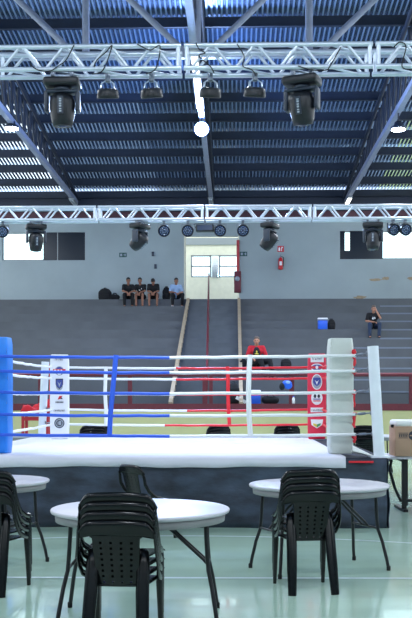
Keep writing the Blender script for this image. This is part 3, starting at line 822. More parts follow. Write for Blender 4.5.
pl = pad(M['banner'], 59.7, 0, CY + IN, 0.31, 0.14, 1.37, math.radians(6), 0.0)
pr = pad(M['redvinyl'], 316.8, 0, CY + IN, 0.30, 0.14, 1.38, math.radians(-4), 0.0)
emblem(pl, 359.5, wordmark(0, 0.016, 0.07, 3), 'wordmark')
emblem(pl, 371, [(circ(0.075, 0.075), 'logogrey'), (circ(0.064, 0.064), 'logoblue'), (rect(-0.10, 0.10, -0.025, 0.03), 'logored'), (rect(-0.085, -0.05, -0.012, 0.018), 'logowhite'), (rect(-0.03, 0.0, -0.012, 0.018), 'logowhite'), (rect(0.02, 0.045, -0.012, 0.018), 'logowhite'), (circ(0.03, 0.02, 12, 0, -0.045), 'logowhite')])
emblem(pl, 384, [(circ(0.055, 0.07, 24, 0, -0.035), 'logogrey'), (shield(0.06, 0.085), 'ink'), (shield(0.05, 0.07), 'logoblue'), ([(-0.03, 0.04), (0, 0.0), (0.03, 0.04), (0.0, -0.05)], 'logogrey')])
emblem(pl, 399, [([(-0.03, -0.01), (0.0, 0.05), (0.05, 0.055), (0.02, 0.0)], 'logored'), ([(0.015, 0.0), (0.03, 0.035), (0.055, 0.0)], 'ink')] + [(p, m) for p, m in [(rect(-0.06 + i*0.022, -0.047 + i*0.022, -0.065, -0.04), 'ink') for i in range(6)]])
emblem(pl, 410.5, wordmark(0, 0.012, 0.09, 5), 'wordmark')
emblem(pl, 423, [(circ(0.082, 0.082), 'ink'), (circ(0.066, 0.066), 'logogrey'), (circ(0.052, 0.052), 'ink'), (rect(-0.008, 0.03, -0.03, 0.035), 'logogrey'), (rect(-0.028, -0.014, -0.025, 0.025), 'logogrey')])
emblem(pr, 359, [(rect(-0.10, 0.11, -0.055, 0.055), 'logowhite')] + wordmark(0, 0.016, 0.075, 8), 'wordmark_label')
emblem(pr, 367.5, [(circ(0.10, 0.062), 'logowhite'), (circ(0.085, 0.045), 'logoblue'), (rect(-0.10, -0.02, -0.02, 0.02), 'logored'), (rect(0.025, 0.10, -0.02, 0.02), 'logored'), (circ(0.022, 0.03, 16), 'logowhite')])
emblem(pr, 382, [(circ(0.085, 0.125), 'logowhite'), (circ(0.072, 0.11), 'logogrey'), (shield(0.06, 0.07), 'logoblue'), ([(-0.03, 0.03), (0, 0.0), (0.03, 0.03), (0, -0.045)], 'logowhite')])
emblem(pr, 398, [(circ(0.092, 0.11), 'logowhite'), (circ(0.022, 0.03, 14, -0.03, 0.03), 'ink'), (circ(0.022, 0.03, 14, 0.03, 0.03), 'ink'), (rect(-0.06, 0.06, -0.025, -0.01), 'logoblue'), (rect(-0.06, 0.06, -0.055, -0.04), 'logored')])
emblem(pr, 410, [(rect(-0.10, 0.10, -0.035, 0.04), 'logowhite')] + wordmark(0, 0.014, 0.085, 9), 'wordmark_label')
emblem(pr, 423, [([(-0.10, 0.06), (0.10, 0.06), (0.085, -0.03), (0, -0.085), (-0.085, -0.03)], 'logowhite'), ([(-0.06, 0.0), (0.0, -0.02), (0.0, -0.07), (-0.06, -0.03)], 'logoyellow'), ([(0.0, -0.02), (0.06, 0.0), (0.06, -0.03), (0, -0.07)], 'logogreen')])
# red tie tapes behind the white pad
rnd = random.Random(4)
for i, y in enumerate((352, 372, 393, 415, 437)):
    p = at(354.0, y, CY - RP + 0.06); pts = []
    L = (0.20, 0.06, 0.20, 0.18, 0.10)[i]
    for j in range(6): pts.append(p + Vector((rnd.uniform(-0.012, 0.012), rnd.uniform(-0.02, 0.02), 0.03 - L * j / 5)))
    mb = MB().tube(pts, [0.024, 0.018, 0.022, 0.016, 0.02, 0.012], 7, flat=(1.0, 0.45)); mb.ball(p, (0.03, 0.03, 0.025), 10, 6)
    mb.tube([p, Vector((ic(1, -1, 0).x, ic(1, -1, 0).y, p.z))], 0.012, 6)
    rb(mb, 'tie_tape', M['redropes'])

# white cloth dropped on the dark corner of the ring deck
p = at(364, 456, 11.40); p.z = RZ
mb = MB(); n = 10; vs = []
for i in range(n + 1):
    for j in range(n + 1):
        u, v = i / n, j / n; h = 0.15 * max(0, 1 - 1.15 * u) * (0.7 + 0.3 * math.sin(v * 6)) * (1 - abs(v - 0.5) * 0.8) + 0.006
        vs.append((-0.14 + 0.29 * u, -0.10 + 0.20 * v * (1 - 0.4 * u), h))
mb.add(vs, [(i*(n+1)+j, (i+1)*(n+1)+j, (i+1)*(n+1)+j+1, i*(n+1)+j+1) for i in range(n) for j in range(n)], True)
o = mb.build('towel', M['paper'], solid=0.01); o.location = p + Vector((0, 0, 0.004))
tag(o, 'crumpled white towel on the dark ring corner beside the leaning white post', 'towel')

# ------------------------------------------------------------------ round folding tables
def make_table(label, loc, rz, group='round white folding tables'):
    t = thing('round_table', label, 'table', loc, rz, group)
    R = 0.61; zt = 0.745
    MB().lathe([(0.0, zt), (R - 0.012, zt), (R - 0.003, zt - 0.004), (R, zt - 0.012), (R - 0.004, zt - 0.024), (R - 0.02, zt - 0.03), (0.0, zt - 0.03)], n=72).build('tabletop', M['tabletop'], t)
    mb = MB(); n = 72; vs = []
    for (r, z) in ((R - 0.03, zt - 0.028), (R - 0.035, zt - 0.082), (R - 0.05, zt - 0.082), (R - 0.05, zt - 0.028)):
        for i in range(n): vs.append((r * math.cos(2*PI*i/n), r * math.sin(2*PI*i/n), z))
    mb.add(vs, [(k*n+i, k*n+(i+1) % n, ((k+1) % 4)*n+(i+1) % n, ((k+1) % 4)*n+i) for k in range(4) for i in range(n)], True)
    mb.build('rim', M['tableskirt'], t)
    for s in (-1, 1):
        fr = MB().tube([(s*0.445, -0.20, 0.69), (s*0.445, 0.20, 0.69)], 0.014, 8).build('leg_frame', M['blacksteel'], t)
        MB().tube([(s*0.465, -0.205, 0.36), (s*0.465, 0.205, 0.36)], 0.011, 8).build('crossbar', M['blacksteel'], fr)
        for a in (-1, 1):
            MB().tube([(s*0.445, a*0.20, 0.70), (s*0.458, a*0.205, 0.45), (s*0.466, a*0.21, 0.35), (s*0.49, a*0.245, 0.24), (s*0.512, a*0.275, 0.10), (s*0.524, a*0.285, 0.02)], 0.0145, 10).build('leg', M['blacksteel'], fr)
            MB().lathe([(0.017, 0), (0.018, 0.03), (0.015, 0.04)], c=(s*0.525, a*0.286, 0), n=12).build('foot_cap', M['rubber'], fr)
        MB().tube([(s*0.10, -0.04, 0.70), (s*0.43, -0.05, 0.40), (s*0.465, -0.05, 0.36)], 0.011, 8).tube([(s*0.10, 0.04, 0.70), (s*0.43, 0.05, 0.40), (s*0.465, 0.05, 0.36)], 0.011, 8).build('brace', M['blacksteel'], t)
    return t
near = make_table('nearest round white folding table, with a chair stack standing in front of it', P(140.5, 6.66), math.radians(1))
dup(near, P(319, 8.5), math.radians(24), 'round white folding table at right, half behind the right chair stack')
dup(near, P(-18, 8.9), math.radians(-28), 'round white folding table cut by the left picture edge')
for i, (px, d, lab) in enumerate(((112, 19.0, 'far round table behind the ring, beside the blue rope strap'),
                                  (228, 19.2, 'far round table behind the ring, under the red rope strap'),
                                  (290, 19.5, 'far round table behind the ring, left of the red corner pad'),
                                  (372, 19.2, 'far round table behind the ring, beyond the leaning white post'),
                                  (30, 19.3, 'far round table behind the ring, near the red metal stand'))):
    dup(near, P(px, d), 0.4 * i, lab)

# ------------------------------------------------------------------ stacking chairs
def chair_parts():
    """moulded armchair facing +y; returns list of (name, mesh builder, solid)"""
    out = []
    mb = MB(); n = 10; vs = []
    for i in range(n + 1):
        for j in range(n + 1):
            u = -1 + 2 * i / n; v = j / n
            w = 0.17 + 0.05 * v
            x = u * w; y = -0.17 + 0.39 * v; z = 0.405 - 0.016 * (1 - u * u) * math.sin(PI * min(1, v * 1.1)) + (-0.02 * max(0, (v - 0.85) / 0.15))
            vs.append((x, y, z))
    mb.add(vs, [(i*(n+1)+j, (i+1)*(n+1)+j, (i+1)*(n+1)+j+1, i*(n+1)+j+1) for i in range(n) for j in range(n)], True)
    out.append(('seat', mb, 0.008))
    # backrest: perforated panel below a narrow arched top band, side frames run down to the arms
    mb = MB()
    def bk(x, z):
        s = (z - 0.40) / 0.40
        return (x, -0.165 - 0.10 * s + 0.45 * x * x, z)
    zs = [0.395]; z = 0.418
    for r in range(8): zs += [z, z + 0.013]; z += 0.0335
    zs += [z - 0.002, 0.715]
    xs = [-0.13]; x = -0.092
    for c in range(4): xs += [x, x + 0.014]; x += 0.0567
    xs += [0.13]
    idx = {}; vs = []; fs = []
    for j, zz in enumerate(zs):
        wd = 0.93 + 0.16 * (zz - 0.40) / 0.30 + (0.35 if zz > 0.70 else 0)
        for i, xx in enumerate(xs): idx[(i, j)] = len(vs); vs.append(bk(xx * wd, zz))
    for j in range(len(zs) - 1):
        for i in range(len(xs) - 1):
            if j % 2 == 1 and i % 2 == 1 and j < 16: continue
            fs.append((idx[(i, j)], idx[(i+1, j)], idx[(i+1, j+1)], idx[(i, j+1)]))
    mb.add(vs, fs, False)
    n = 24; m = 5; vs = []
    for j in range(m + 1):
        for i in range(n + 1):
            u = -1 + 2 * i / n; au = abs(u)
            zl = 0.700 - 0.02 * max(0, (au - 0.55) / 0.45)
            zh = 0.790 - 0.018 * au ** 2 - 0.075 * max(0, (au - 0.72) / 0.28) ** 2
            z = zl + (zh - zl) * j / m
            p = bk(u * 0.232, z); vs.append((p[0], p[1] + (0.014 if j == m else 0), p[2]))
    mb.add(vs, [(j*(n+1)+i, j*(n+1)+i+1, (j+1)*(n+1)+i+1, (j+1)*(n+1)+i) for j in range(m) for i in range(n)], True)
    out.append(('backrest', mb, 0.008))
    for s in (-1, 1):
        pts = [bk(s * 0.222, 0.715), bk(s * 0.226, 0.66), (s*0.232, -0.195, 0.59), (s*0.234, -0.15, 0.52), (s*0.230, -0.08, 0.46), (s*0.222, 0.03, 0.42), (s*0.212, 0.13, 0.40), (s*0.203, 0.18, 0.385)]
        out.append(('armrest', MB().tube(pts, [0.013, 0.016, 0.017, 0.017, 0.017, 0.018, 0.018, 0.016], 8, flat=(0.5, 1.2), ref=(s, 0, 0)), None))
        out.append(('leg', MB().tube([(s*0.196, 0.165, 0.415), (s*0.196, 0.175, 0.36), (s*0.198, 0.195, 0.2), (s*0.198, 0.215, 0.02), (s*0.198, 0.216, 0.0)], [0.020, 0.028, 0.024, 0.019, 0.018], 10, flat=(0.8, 1.15)), None))
        out.append(('leg', MB().tube([(s*0.147, -0.175, 0.452), (s*0.147, -0.187, 0.44), (s*0.149, -0.203, 0.38), (s*0.156, -0.245, 0.2), (s*0.165, -0.288, 0.02), (s*0.166, -0.29, 0.0)], [0.016, 0.030, 0.034, 0.032, 0.029, 0.028], 10, flat=(0.65, 1.15)), None))
    return out
CP = chair_parts()
root = thing('plastic_chair', 'x', 'chair', (0, 0, 0), 0, 'black plastic chairs')
for (nm, mb, sol) in CP: mb.build(nm, M['chair'], root, solid=sol)
# one-mesh version for the far chairs
far = MB()
for (nm, mb, sol) in CP: far.add(mb.v, mb.f, True)
fm = far.build('plastic_chair', M['chair'], solid=0.012)
used = [False]
ordn = ['lowest', 'second lowest', 'second highest', 'topmost']
def stack(loc, rz, where, n=4, lean=0.0):
    for k in range(n):
        q = Vector(loc) + Vector((-math.sin(rz) * 0.012 * k, math.cos(rz) * 0.012 * k, 0.053 * k))
        lab = '%s black plastic chair of the stack %s' % (ordn[k], where)
        if not used[0]: root.location = q; root.rotation_euler = (0, 0, rz); root['label'] = lab; root['group'] = 'chairs of the front stacks'; used[0] = True
        else: dup(root, q, rz, lab, 'chairs of the front stacks')
stack(P(123, 5.85), math.radians(-4), 'in front of the nearest table')
stack(P(305, 7.66), math.radians(9), 'before the right table')
stack(P(-5, 7.6), math.radians(-8), 'at the left picture edge')
dup(root, P(148, 10.4), math.radians(-50), 'single black plastic chair between the nearest table and the ring', 'single chairs')
used2 = False
for (px, d, rz, wh) in ((91, 17.3, 20, 'behind the ring, left of the blue strap'), (105, 17.9, -25, 'behind the ring, at the blue strap'), (214, 17.4, 30, 'behind the ring, left of the red strap'),
                        (285, 17.6, 10, 'behind the ring, left of the red corner pad'), (367, 17.3, -15, 'behind the ring, beside the leaning white post')):
    for k in range(5):
        q = P(px, d, 0.053 * k); a = math.radians(rz)
        if not used2: o = fm; used2 = True
        else: o = fm.copy(); COL.objects.link(o)
        o.location = q + Vector((-math.sin(a) * 0.012 * k, math.cos(a) * 0.012 * k, 0)); o.rotation_euler = (0, 0, a)
        tag(o, '%s chair of the black stack %s' % (('lowest', 'second lowest', 'middle', 'second highest', 'topmost')[k], wh), 'chair', 'chairs of the far stacks')

# ------------------------------------------------------------------ folding table with the carton, right of the ring
d0 = 13.0; c = P(452, d0)
t = thing('trestle_table', 'white topped folding table with black legs carrying the carton at right', 'table', (c.x, c.y, 0), PSI)
MB().rbox((-0.90, -0.35, 0.69), (0.90, 0.35, 0.73), 0.012).build('tabletop', M['tabletop'], t)
for s in (-1, 1):
    f_ = MB().box((s*0.68 - 0.03, -0.32, 0.0), (s*0.68 + 0.03, 0.32, 0.035)).box((s*0.68 - 0.025, -0.28, 0.65), (s*0.68 + 0.025, 0.28, 0.69)).build('leg_frame', M['blacksteel'], t)
    for a in (-0.2, 0.2): MB().box((s*0.68 - 0.03 + 0.1 * (a > 0), a - 0.02, 0.03), (s*0.68 + 0.03 + 0.1 * (a > 0), a + 0.02, 0.66)).build('leg', M['blacksteel'], f_)
MB().box((-0.68, -0.02, 0.10), (0.68, 0.02, 0.14)).build('stretcher', M['blacksteel'], t)
MB().tube([(-0.84, -0.2, 0.68), (-0.87, -0.2, 0.55), (-0.80, -0.2, 0.30), (-0.72, -0.2, 0.13)], 0.02, 8).build('brace', M['blacksteel'], t)
b = P(422.5, 12.85, 0.73)
t = thing('cardboard_box', 'brown printed cardboard carton with a white lid on the folding table', 'box', b, PSI)
MB().rbox((-0.40, -0.22, 0), (0.40, 0.22, 0.39), 0.006).build('carton', M['cardboard'], t)
MB().rbox((-0.395, -0.225, 0.385), (0.41, 0.23, 0.47), 0.03).build('lid', M['paper'], t)
MB().rbox((-0.43, -0.1, 0.37), (-0.395, -0.04, 0.41), 0.008).build('clip', M['rubber'], t)
mb = MB(); tf = Matrix.Translation((0, -0.2205, 0.27)) @ Matrix.Rotation(PI/2, 4, 'X')
for (poly) in [rect(-0.36, -0.24, 0.028, 0.036), rect(-0.36, -0.24, -0.034, -0.026)] + [rect(-0.355 + i*0.024, -0.341 + i*0.024, -0.018, 0.018) for i in range(5)] + [rect(-0.355 + i*0.024, -0.334 + i*0.024, 0.01, 0.018) for i in range(5)] + [circ(0.06, 0.06, 20, -0.17, 0)] + [rect(-0.10 + i*0.03, -0.082 + i*0.03, -0.018, 0.018) for i in range(14)] + [rect(-0.10, 0.32, 0.028, 0.036)]:
    mb.prism(poly, 0, 0.002, tf)
mb.build('print', M['ink'], t)
mb = MB(); mb.prism(rect(-0.178, -0.162, -0.05, 0.05), 0.002, 0.003, tf); mb.prism(rect(-0.215, -0.125, -0.008, 0.008), 0.002, 0.003, tf); mb.build('emblem', M['cardboard'], t)

# red metal stand behind the rear left corner
d0 = 20.0; c = P(37, d0)
t = thing('metal_stand', 'red metal stand with a red cloth over it, behind the white corner pad', 'stand', (c.x, c.y, 0), PSI)
for a, b_ in ((-0.25, -0.2), (0.25, -0.2), (-0.25, 0.2)):
    MB().box((a - 0.028, b_ - 0.028, 0), (a + 0.028, b_ + 0.028, 1.2)).build('leg', M['redsteel'], t)
MB().box((0.222, 0.172, 0), (0.278, 0.228, 2.18)).build('tall_post', M['redpaint'], t)
for z in (0.35, 1.02):
    for y in (-0.2, 0.2): MB().box((-0.25, y - 0.022, z), (0.25, y + 0.022, z + 0.07)).build('crossbar', M['redsteel'], t)
MB().box((-0.28, -0.23, 1.19), (0.28, 0.23, 1.22)).build('shelf', M['redsteel'], t)
mb = MB(); n = 16; vs = []
for i in range(n + 1):
    for j in range(n + 1):
        u, v = -1 + 2*i/n, -1 + 2*j/n
        z = 1.26 + 0.10 * max(0, u + 0.3) + 0.05 * math.sin(u * 5 + v * 3) + 0.03 * math.sin(v * 9 - u * 4)
        if max(abs(u), abs(v)) > 0.92: z = 1.17 + 0.02 * math.sin(u * 11 + v * 9)
        vs.append((u * 0.31, v * 0.26, z))
mb.add(vs, [(i*(n+1)+j, (i+1)*(n+1)+j, (i+1)*(n+1)+j+1, i*(n+1)+j+1) for i in range(n) for j in range(n)], True)
mb.build('cloth', M['redcloth'], t, solid=0.01)

# ------------------------------------------------------------------ bags and coolers on the bleachers
def stepz(k): return Z0 + RI * k
def onstep(px, k, back=0.18):
    y = Y0 + RU * k + back; v = at(px, 400, y); return Vector((v.x, y, stepz(k)))
def backpack(label, loc, w, d, h, rz=0, m='blackcloth', cat='bag', group=None):
    t = thing('backpack', label, cat, loc, rz, group)
    mb = MB(); mb.rbox((-w/2, -d/2, 0), (w/2, d/2, h * 0.8), min(w, d, h) * 0.3, seg=3); mb.ball((0, 0, h * 0.72), (w*0.44, d*0.44, h*0.28))
    mb.build('body', M[m], t, remesh=0.02)
    MB().rbox((-w*0.34, -d/2 - 0.06, 0.03), (w*0.34, -d/2 + 0.04, h*0.45), 0.03, seg=3).build('front_pocket', M[m], t)
    MB().tube([(-0.05, 0.02, h*0.97), (-0.04, 0.02, h*1.03), (0.04, 0.02, h*1.03), (0.05, 0.02, h*0.97)], 0.012, 6).build('handle', M['rubber'], t)
    for s in (-1, 1): MB().tube([(s*w*0.25, d*0.45, h*0.85), (s*w*0.33, d*0.62, h*0.55), (s*w*0.3, d*0.5, h*0.1)], 0.022, 6, flat=(0.4, 1.2)).build('strap', M['rubber'], t)
    return t
def duffel(label, loc, w, d, h, rz=0, m='blackcloth'):
    t = thing('duffel_bag', label, 'bag', loc, rz)
    mb = MB().cone((-w/2 + h/2, 0, h/2), (w/2 - h/2, 0, h*0.46), h/2, h*0.46); mb.build('body', M[m], t, remesh=0.02)
    for y in (-0.06, 0.06): MB().tube([(-w*0.2, y, h*0.9), (-w*0.12, y*1.6, h*1.12), (w*0.12, y*1.6, h*1.1), (w*0.2, y, h*0.9)], 0.013, 6).build('handle', M['rubber'], t)
    return t
def cooler(label, loc, w, d, h, rz=0):
    t = thing('cooler', label, 'cooler', loc, rz, 'blue coolers')
    MB().rbox((-w/2, -d/2, 0), (w/2, d/2, h*0.78), 0.025).build('body', M['bluebox'], t)
    MB().rbox((-w/2 - 0.01, -d/2 - 0.01, h*0.78), (w/2 + 0.01, d/2 + 0.01, h), 0.025).build('lid', M['logowhite'], t)
    MB().tube([(-w/2 - 0.01, -0.02, h*0.6), (-w/2 - 0.03, -d/2 - 0.03, h*0.85), (w/2 + 0.03, -d/2 - 0.03, h*0.85), (w/2 + 0.01, -0.02, h*0.6)], 0.012, 6).build('handle', M['logogrey'], t)
    return t
cooler('blue cooler on the lowest bleacher step behind the white rope strap', onstep(254.5, 0, 0.45), 0.34, 0.26, 0.40)
cooler('blue cooler on an upper bleacher step left of the person in jeans', onstep(322.5, 7, 0.25), 0.33, 0.26, 0.42)
backpack('black bag leaning beside the upper blue cooler', onstep(331.5, 7, 0.3), 0.27, 0.24, 0.38)
backpack('black backpack on the lowest bleacher step right of the red rope strap', onstep(233.5, 0, 0.5), 0.34, 0.26, 0.62, 0.2)
duffel('black duffel bag lying right of the lower blue cooler', onstep(270.5, 0, 0.45), 0.52, 0.2, 0.24)
backpack('round black bag on a bleacher step right of the person in red', onstep(286, 3, 0.25), 0.34, 0.26, 0.30)
backpack('black bag on the step left of the person in red', onstep(243.5, 3, 0.4), 0.28, 0.22, 0.28)
# folded white paper by the backpack
p = onstep(241, 0, 0.3)
mb = MB().box((-0.16, -0.004, 0), (0.16, 0.004, 0.10), rot=roty(math.radians(28)))
o = mb.build('paper_sheet', M['paper']); o.location = p + Vector((0, 0, 0.07)); tag(o, 'white folded paper slanting beside the backpack on the lowest step', 'paper')
# blue bag hung on the rail post
p = at(287, 390, Y0 - 0.08)
t = thing('sports_bag', 'small blue and black bag hanging from the red guard rail post', 'bag', p)
mb = MB().ball((0, 0, 0.17), (0.14, 0.08, 0.11)); mb.ball((0.03, 0, 0.12), (0.12, 0.07, 0.10)); mb.build('body', M['bluebox'], t)
MB().ball((0.02, -0.05, 0.21), (0.07, 0.04, 0.05)).build('pale_patch', M['bluecloth'], t)
MB().ball((-0.14, -0.01, 0.10), (0.08, 0.09, 0.11)).build('end_flap', M['blackcloth'], t)
MB().ball((0.02, 0.02, 0.33), (0.12, 0.07, 0.06)).build('top_flap', M['blackcloth'], t)
MB().tube([(0.02, 0.02, 0.36), (0.04, 0.10, Z0 + 0.9 - p.z), (0.05, 0.2, Z0 + 0.9 - p.z), (0.06, 0.24, 0.4)], 0.012, 6).build('strap', M['rubber'], t)
p = onstep(292.5, 0, -0.0) + Vector((0.0, 0.25, 0))
p = Vector((sx(293.5, Y0 + 0.03), Y0 + 0.03, Z0))
t = thing('water_bottle', 'small white bottle at the foot of the red rail post', 'bottle', p)
MB().lathe([(0.03, 0), (0.04, 0.01), (0.04, 0.15), (0.02, 0.19), (0.02, 0.2)], n=14).build('body', M['logowhite'], t)
MB().lathe([(0.022, 0.2), (0.022, 0.225)], n=12).build('cap', M['bluebox'], t)
# two bags at the left of the sitting row
def toprow(px, back=0.22): y = Y0 + RU * NS + back; v = at(px, 400, y); return Vector((v.x, y, stepz(NS)))
backpack('black backpack on the top step, leftmost of the sitting row', toprow(105, 0.35), 0.52, 0.3, 0.48)
duffel('black bag between the leftmost backpack and the sitting row', toprow(115, 0.3), 0.40, 0.2, 0.24)
backpack('dark backpack on the top step beside the person in pale blue', toprow(166.5, 0.3), 0.32, 0.26, 0.52)

# ------------------------------------------------------------------ people
def person(label, loc, rz, J, look, m, sleeves=0.5, shorts=False, printed=None, hair='hairdark', cap=None, shoes='blackcloth'):
    """J: joints in the person's frame (faces +y, seat at z=0)"""
    t = thing('person', label, 'person', loc, rz)
    V = {k: Vector(v) for k, v in J.items()}
    pel, ch, nk, hd = V['pelvis'], V['chest'], V['neck'], V['head']
    hr = Euler(look).to_matrix()
    body = MB()
    up = (nk - pel).normalized()
    body.cone(pel, pel.lerp(ch, 0.5), 0.125, 0.115); body.cone(pel.lerp(ch, 0.5), ch, 0.115, 0.125)
    body.cone(pel + Vector((-0.07, 0, 0)), pel + Vector((0.07, 0, 0)), 0.105, 0.105)
    body.cone(ch + Vector((-0.07, 0, 0)), ch + Vector((0.07, 0, 0)), 0.105, 0.105)
    body.cone(ch, nk, 0.10, 0.058); body.cone(nk, hd - hr @ Vector((0, 0.02, 0.06)), 0.056, 0.052)
    # head: skull, jaw, nose, ears, brow, lips
    def H(c, r): body.ball(hd + hr @ Vector(c), r, 16, 12, hr)
    H((0, -0.012, 0.03), (0.076, 0.094, 0.092)); H((0, 0.022, -0.035), (0.058, 0.068, 0.078)); H((0, 0.04, -0.085), (0.035, 0.036, 0.03))
    H((0, 0.098, -0.02), (0.013, 0.02, 0.022)); H((0, 0.088, 0.012), (0.01, 0.014, 0.03)); H((0, 0.083, -0.062), (0.024, 0.012, 0.008)); H((0, 0.08, 0.03), (0.05, 0.012, 0.01))
    for s in (-1, 1): H((s * 0.078, -0.01, -0.005), (0.012, 0.022, 0.034))
    shirt, trs = MB(), MB()
    g = 0.012
    shirt.cone(pel + up * 0.02, pel.lerp(ch, 0.5), 0.125 + g, 0.12 + g); shirt.cone(pel.lerp(ch, 0.5), ch, 0.12 + g, 0.125 + g)
    shirt.cone(ch + Vector((-0.08, 0, 0)), ch + Vector((0.08, 0, 0)), 0.105 + g, 0.105 + g); shirt.cone(ch, nk - up * 0.035, 0.105 + g, 0.068)
    trs.cone(pel + Vector((-0.075, 0, -0.01)), pel + Vector((0.075, 0, -0.01)), 0.118, 0.118)
    for s, e in ((-1, 'l'), (1, 'r')):
        sh, el, ha = V['sh_' + e], V['el_' + e], V['ha_' + e]
        body.cone(nk.lerp(ch, 0.45), sh, 0.06, 0.056); body.cone(sh, el, 0.052, 0.040); body.cone(el, ha, 0.040, 0.027)
        shirt.cone(nk.lerp(ch, 0.5), sh, 0.075, 0.07); shirt.cone(sh, sh.lerp(el, sleeves * 1.5), 0.068, 0.060)
        # hand: palm, four fingers with a bend, thumb from the palm's side
        f = V.get('fd_' + e); f = (ha - el).normalized() if f is None else f.normalized()
        side = f.cross(Vector((0, 0, 1))); side = side.normalized() if side.length > 0.1 else Vector((1, 0, 0))
        dn = side.cross(f).normalized()
        if dn.z > 0: dn = -dn
        pm = ha + f * 0.05
        body.cone(ha, ha + f * 0.03, 0.026, 0.028)
        for q in (-1.5, -0.5, 0.5, 1.5):
            kn = ha + f * 0.085 + side * q * 0.019
            body.cone(ha + f * 0.02 + side * q * 0.012, kn, 0.017, 0.012)
            L = (0.032, 0.042, 0.045, 0.038)[int(q + 1.5)]
            mid = kn + (f * 0.85 + dn * 0.5).normalized() * L
            body.cone(kn, mid, 0.0105, 0.0095); body.cone(mid, mid + (f * 0.35 + dn * 0.95).normalized() * L * 0.8, 0.0095, 0.008)
        tb = ha + f * 0.03 - side * s * 0.026; tm = tb + (f * 0.6 - side * s * 0.7 + dn * 0.3).normalized() * 0.04
        body.cone(tb, tm, 0.014, 0.0115); body.cone(tm, tm + (f * 0.9 + dn * 0.3).normalized() * 0.03, 0.0115, 0.009)
        hp, kn, an = V['hip_' + e], V['kn_' + e], V['an_' + e]
        body.cone(pel, hp, 0.10, 0.09); body.cone(hp, kn, 0.085, 0.056); body.cone(kn, an, 0.055, 0.038)
        td = V.get('toe_' + e, Vector((0, 1, 0))); td = td.normalized()
        body.cone(an, an + td * 0.12 + Vector((0, 0, -0.045)), 0.036, 0.026)
        trs.cone(hp, kn if not shorts else hp.lerp(kn, 0.88), 0.102, 0.076)
        if not shorts: trs.cone(kn, an + (kn - an) * 0.12, 0.074, 0.058)
        sm = MB(); zz = Vector((0, 0, -0.055))
        sm.cone(an + zz - td * 0.03, an + zz + td * 0.15, 0.042, 0.036); sm.cone(an - td * 0.02 + Vector((0, 0, -0.01)), an + zz + td * 0.06, 0.045, 0.042)
        sm.build('shoe', M[shoes], t, remesh=0.012)
    body.build('body', M[m[0]], t, remesh=0.0085)
    shirt.build('shirt', M[m[1]], t, remesh=0.014); trs.build('shorts' if shorts else 'trousers', M[m[2]], t, remesh=0.014)
    hm = MB(); 
    hm.ball(hd + hr @ Vector((0, -0.022, 0.052)), (0.083, 0.098, 0.086), 18, 12, hr); hm.ball(hd + hr @ Vector((0, -0.05, 0.0)), (0.078, 0.06, 0.08), 16, 10, hr); hm.ball(hd + hr @ Vector((0, 0.045, 0.088)), (0.055, 0.04, 0.03), 12, 8, hr)
    hm.build('hair', M[hair], t, remesh=0.01)
    em = MB()
    for s in (-1, 1): MB().ball(hd + hr @ Vector((s * 0.031, 0.079, 0.008)), (0.012, 0.008, 0.007), 10, 6, hr).build('eye', M['eye'], t)
    MB().ball(hd + hr @ Vector((0, 0.093, -0.063)), (0.022, 0.006, 0.004), 10, 6, hr).build('mouth', M['redsteel'], t)
    if printed:
        fw = Vector((0, 1, 0)); pc = ch.lerp(pel, 0.15); mb = MB()
        for (ux, uz, w, h) in printed:
            mb.ball(pc + Vector((ux, 0.128, uz)), (w, 0.014, h), 10, 6)
        mb.build('shirt_print', M['logowhite'], t)
    return t
def seated(lean=0.16, kn=0.16, spread=0.16, ft=0.30, hands=None, drop=0.37, head=(0, 0.0, 0)):
    J = dict(pelvis=(0, 0.0, 0.115), chest=(0, lean * 0.75, 0.44), neck=(0, lean, 0.58), head=(0, lean * 1.25 + 0.05, 0.715))
    for s, e in ((-1, 'l'), (1, 'r')):
        J['sh_' + e] = (s * 0.175, lean * 0.92, 0.525); J['hip_' + e] = (s * 0.095, 0.02, 0.105)
        J['kn_' + e] = (s * spread, 0.43, kn); J['an_' + e] = (s * spread * 0.95, ft + 0.08, 0.095 - drop)
        h = (hands or {}).get(e)
        if h: J['el_' + e], J['ha_' + e] = h[0], h[1]
        if h and len(h) > 2: J['fd_' + e] = h[2]
        if not h: J['el_' + e] = (s * 0.24, lean + 0.12, 0.30); J['ha_' + e] = (s * 0.07, 0.40, 0.27); J['fd_' + e] = (-s * 0.3, 0.7, -0.35)
    return J
SIT = math.pi
def topseat(px): v = toprow(px, 0.16); return v
elb = {'l': ((-0.21, 0.36, 0.30), (-0.05, 0.50, 0.24), (0.25, 0.4, -0.9)), 'r': ((0.21, 0.36, 0.30), (0.05, 0.50, 0.24), (-0.25, 0.4, -0.9))}
person('person in a black shirt leaning on knees, first from left in the sitting row', topseat(128), SIT + 0.15, seated(0.24, hands=elb), (-0.15, 0, 0.1), ('skintan', 'blackcloth', 'blackcloth'))
person('person in printed black shirt with bare knees, second from left in the sitting row', topseat(141.3), SIT - 0.1, seated(0.20, spread=0.13, hands=elb), (-0.1, 0, 0), ('skintan', 'blackcloth', 'blackcloth'), shorts=True,
       printed=[(-0.05, 0.02, 0.03, 0.03), (0.05, 0.05, 0.025, 0.02), (0.02, -0.04, 0.035, 0.02)])
J3 = seated(0.38, hands=elb); J3['head'] = (0, 0.50, 0.645)
person('person in black bending the head far down, third in the sitting row', topseat(154), SIT, J3, (-0.8, 0, 0), ('skintan', 'blackcloth', 'blackcloth'), shorts=True)
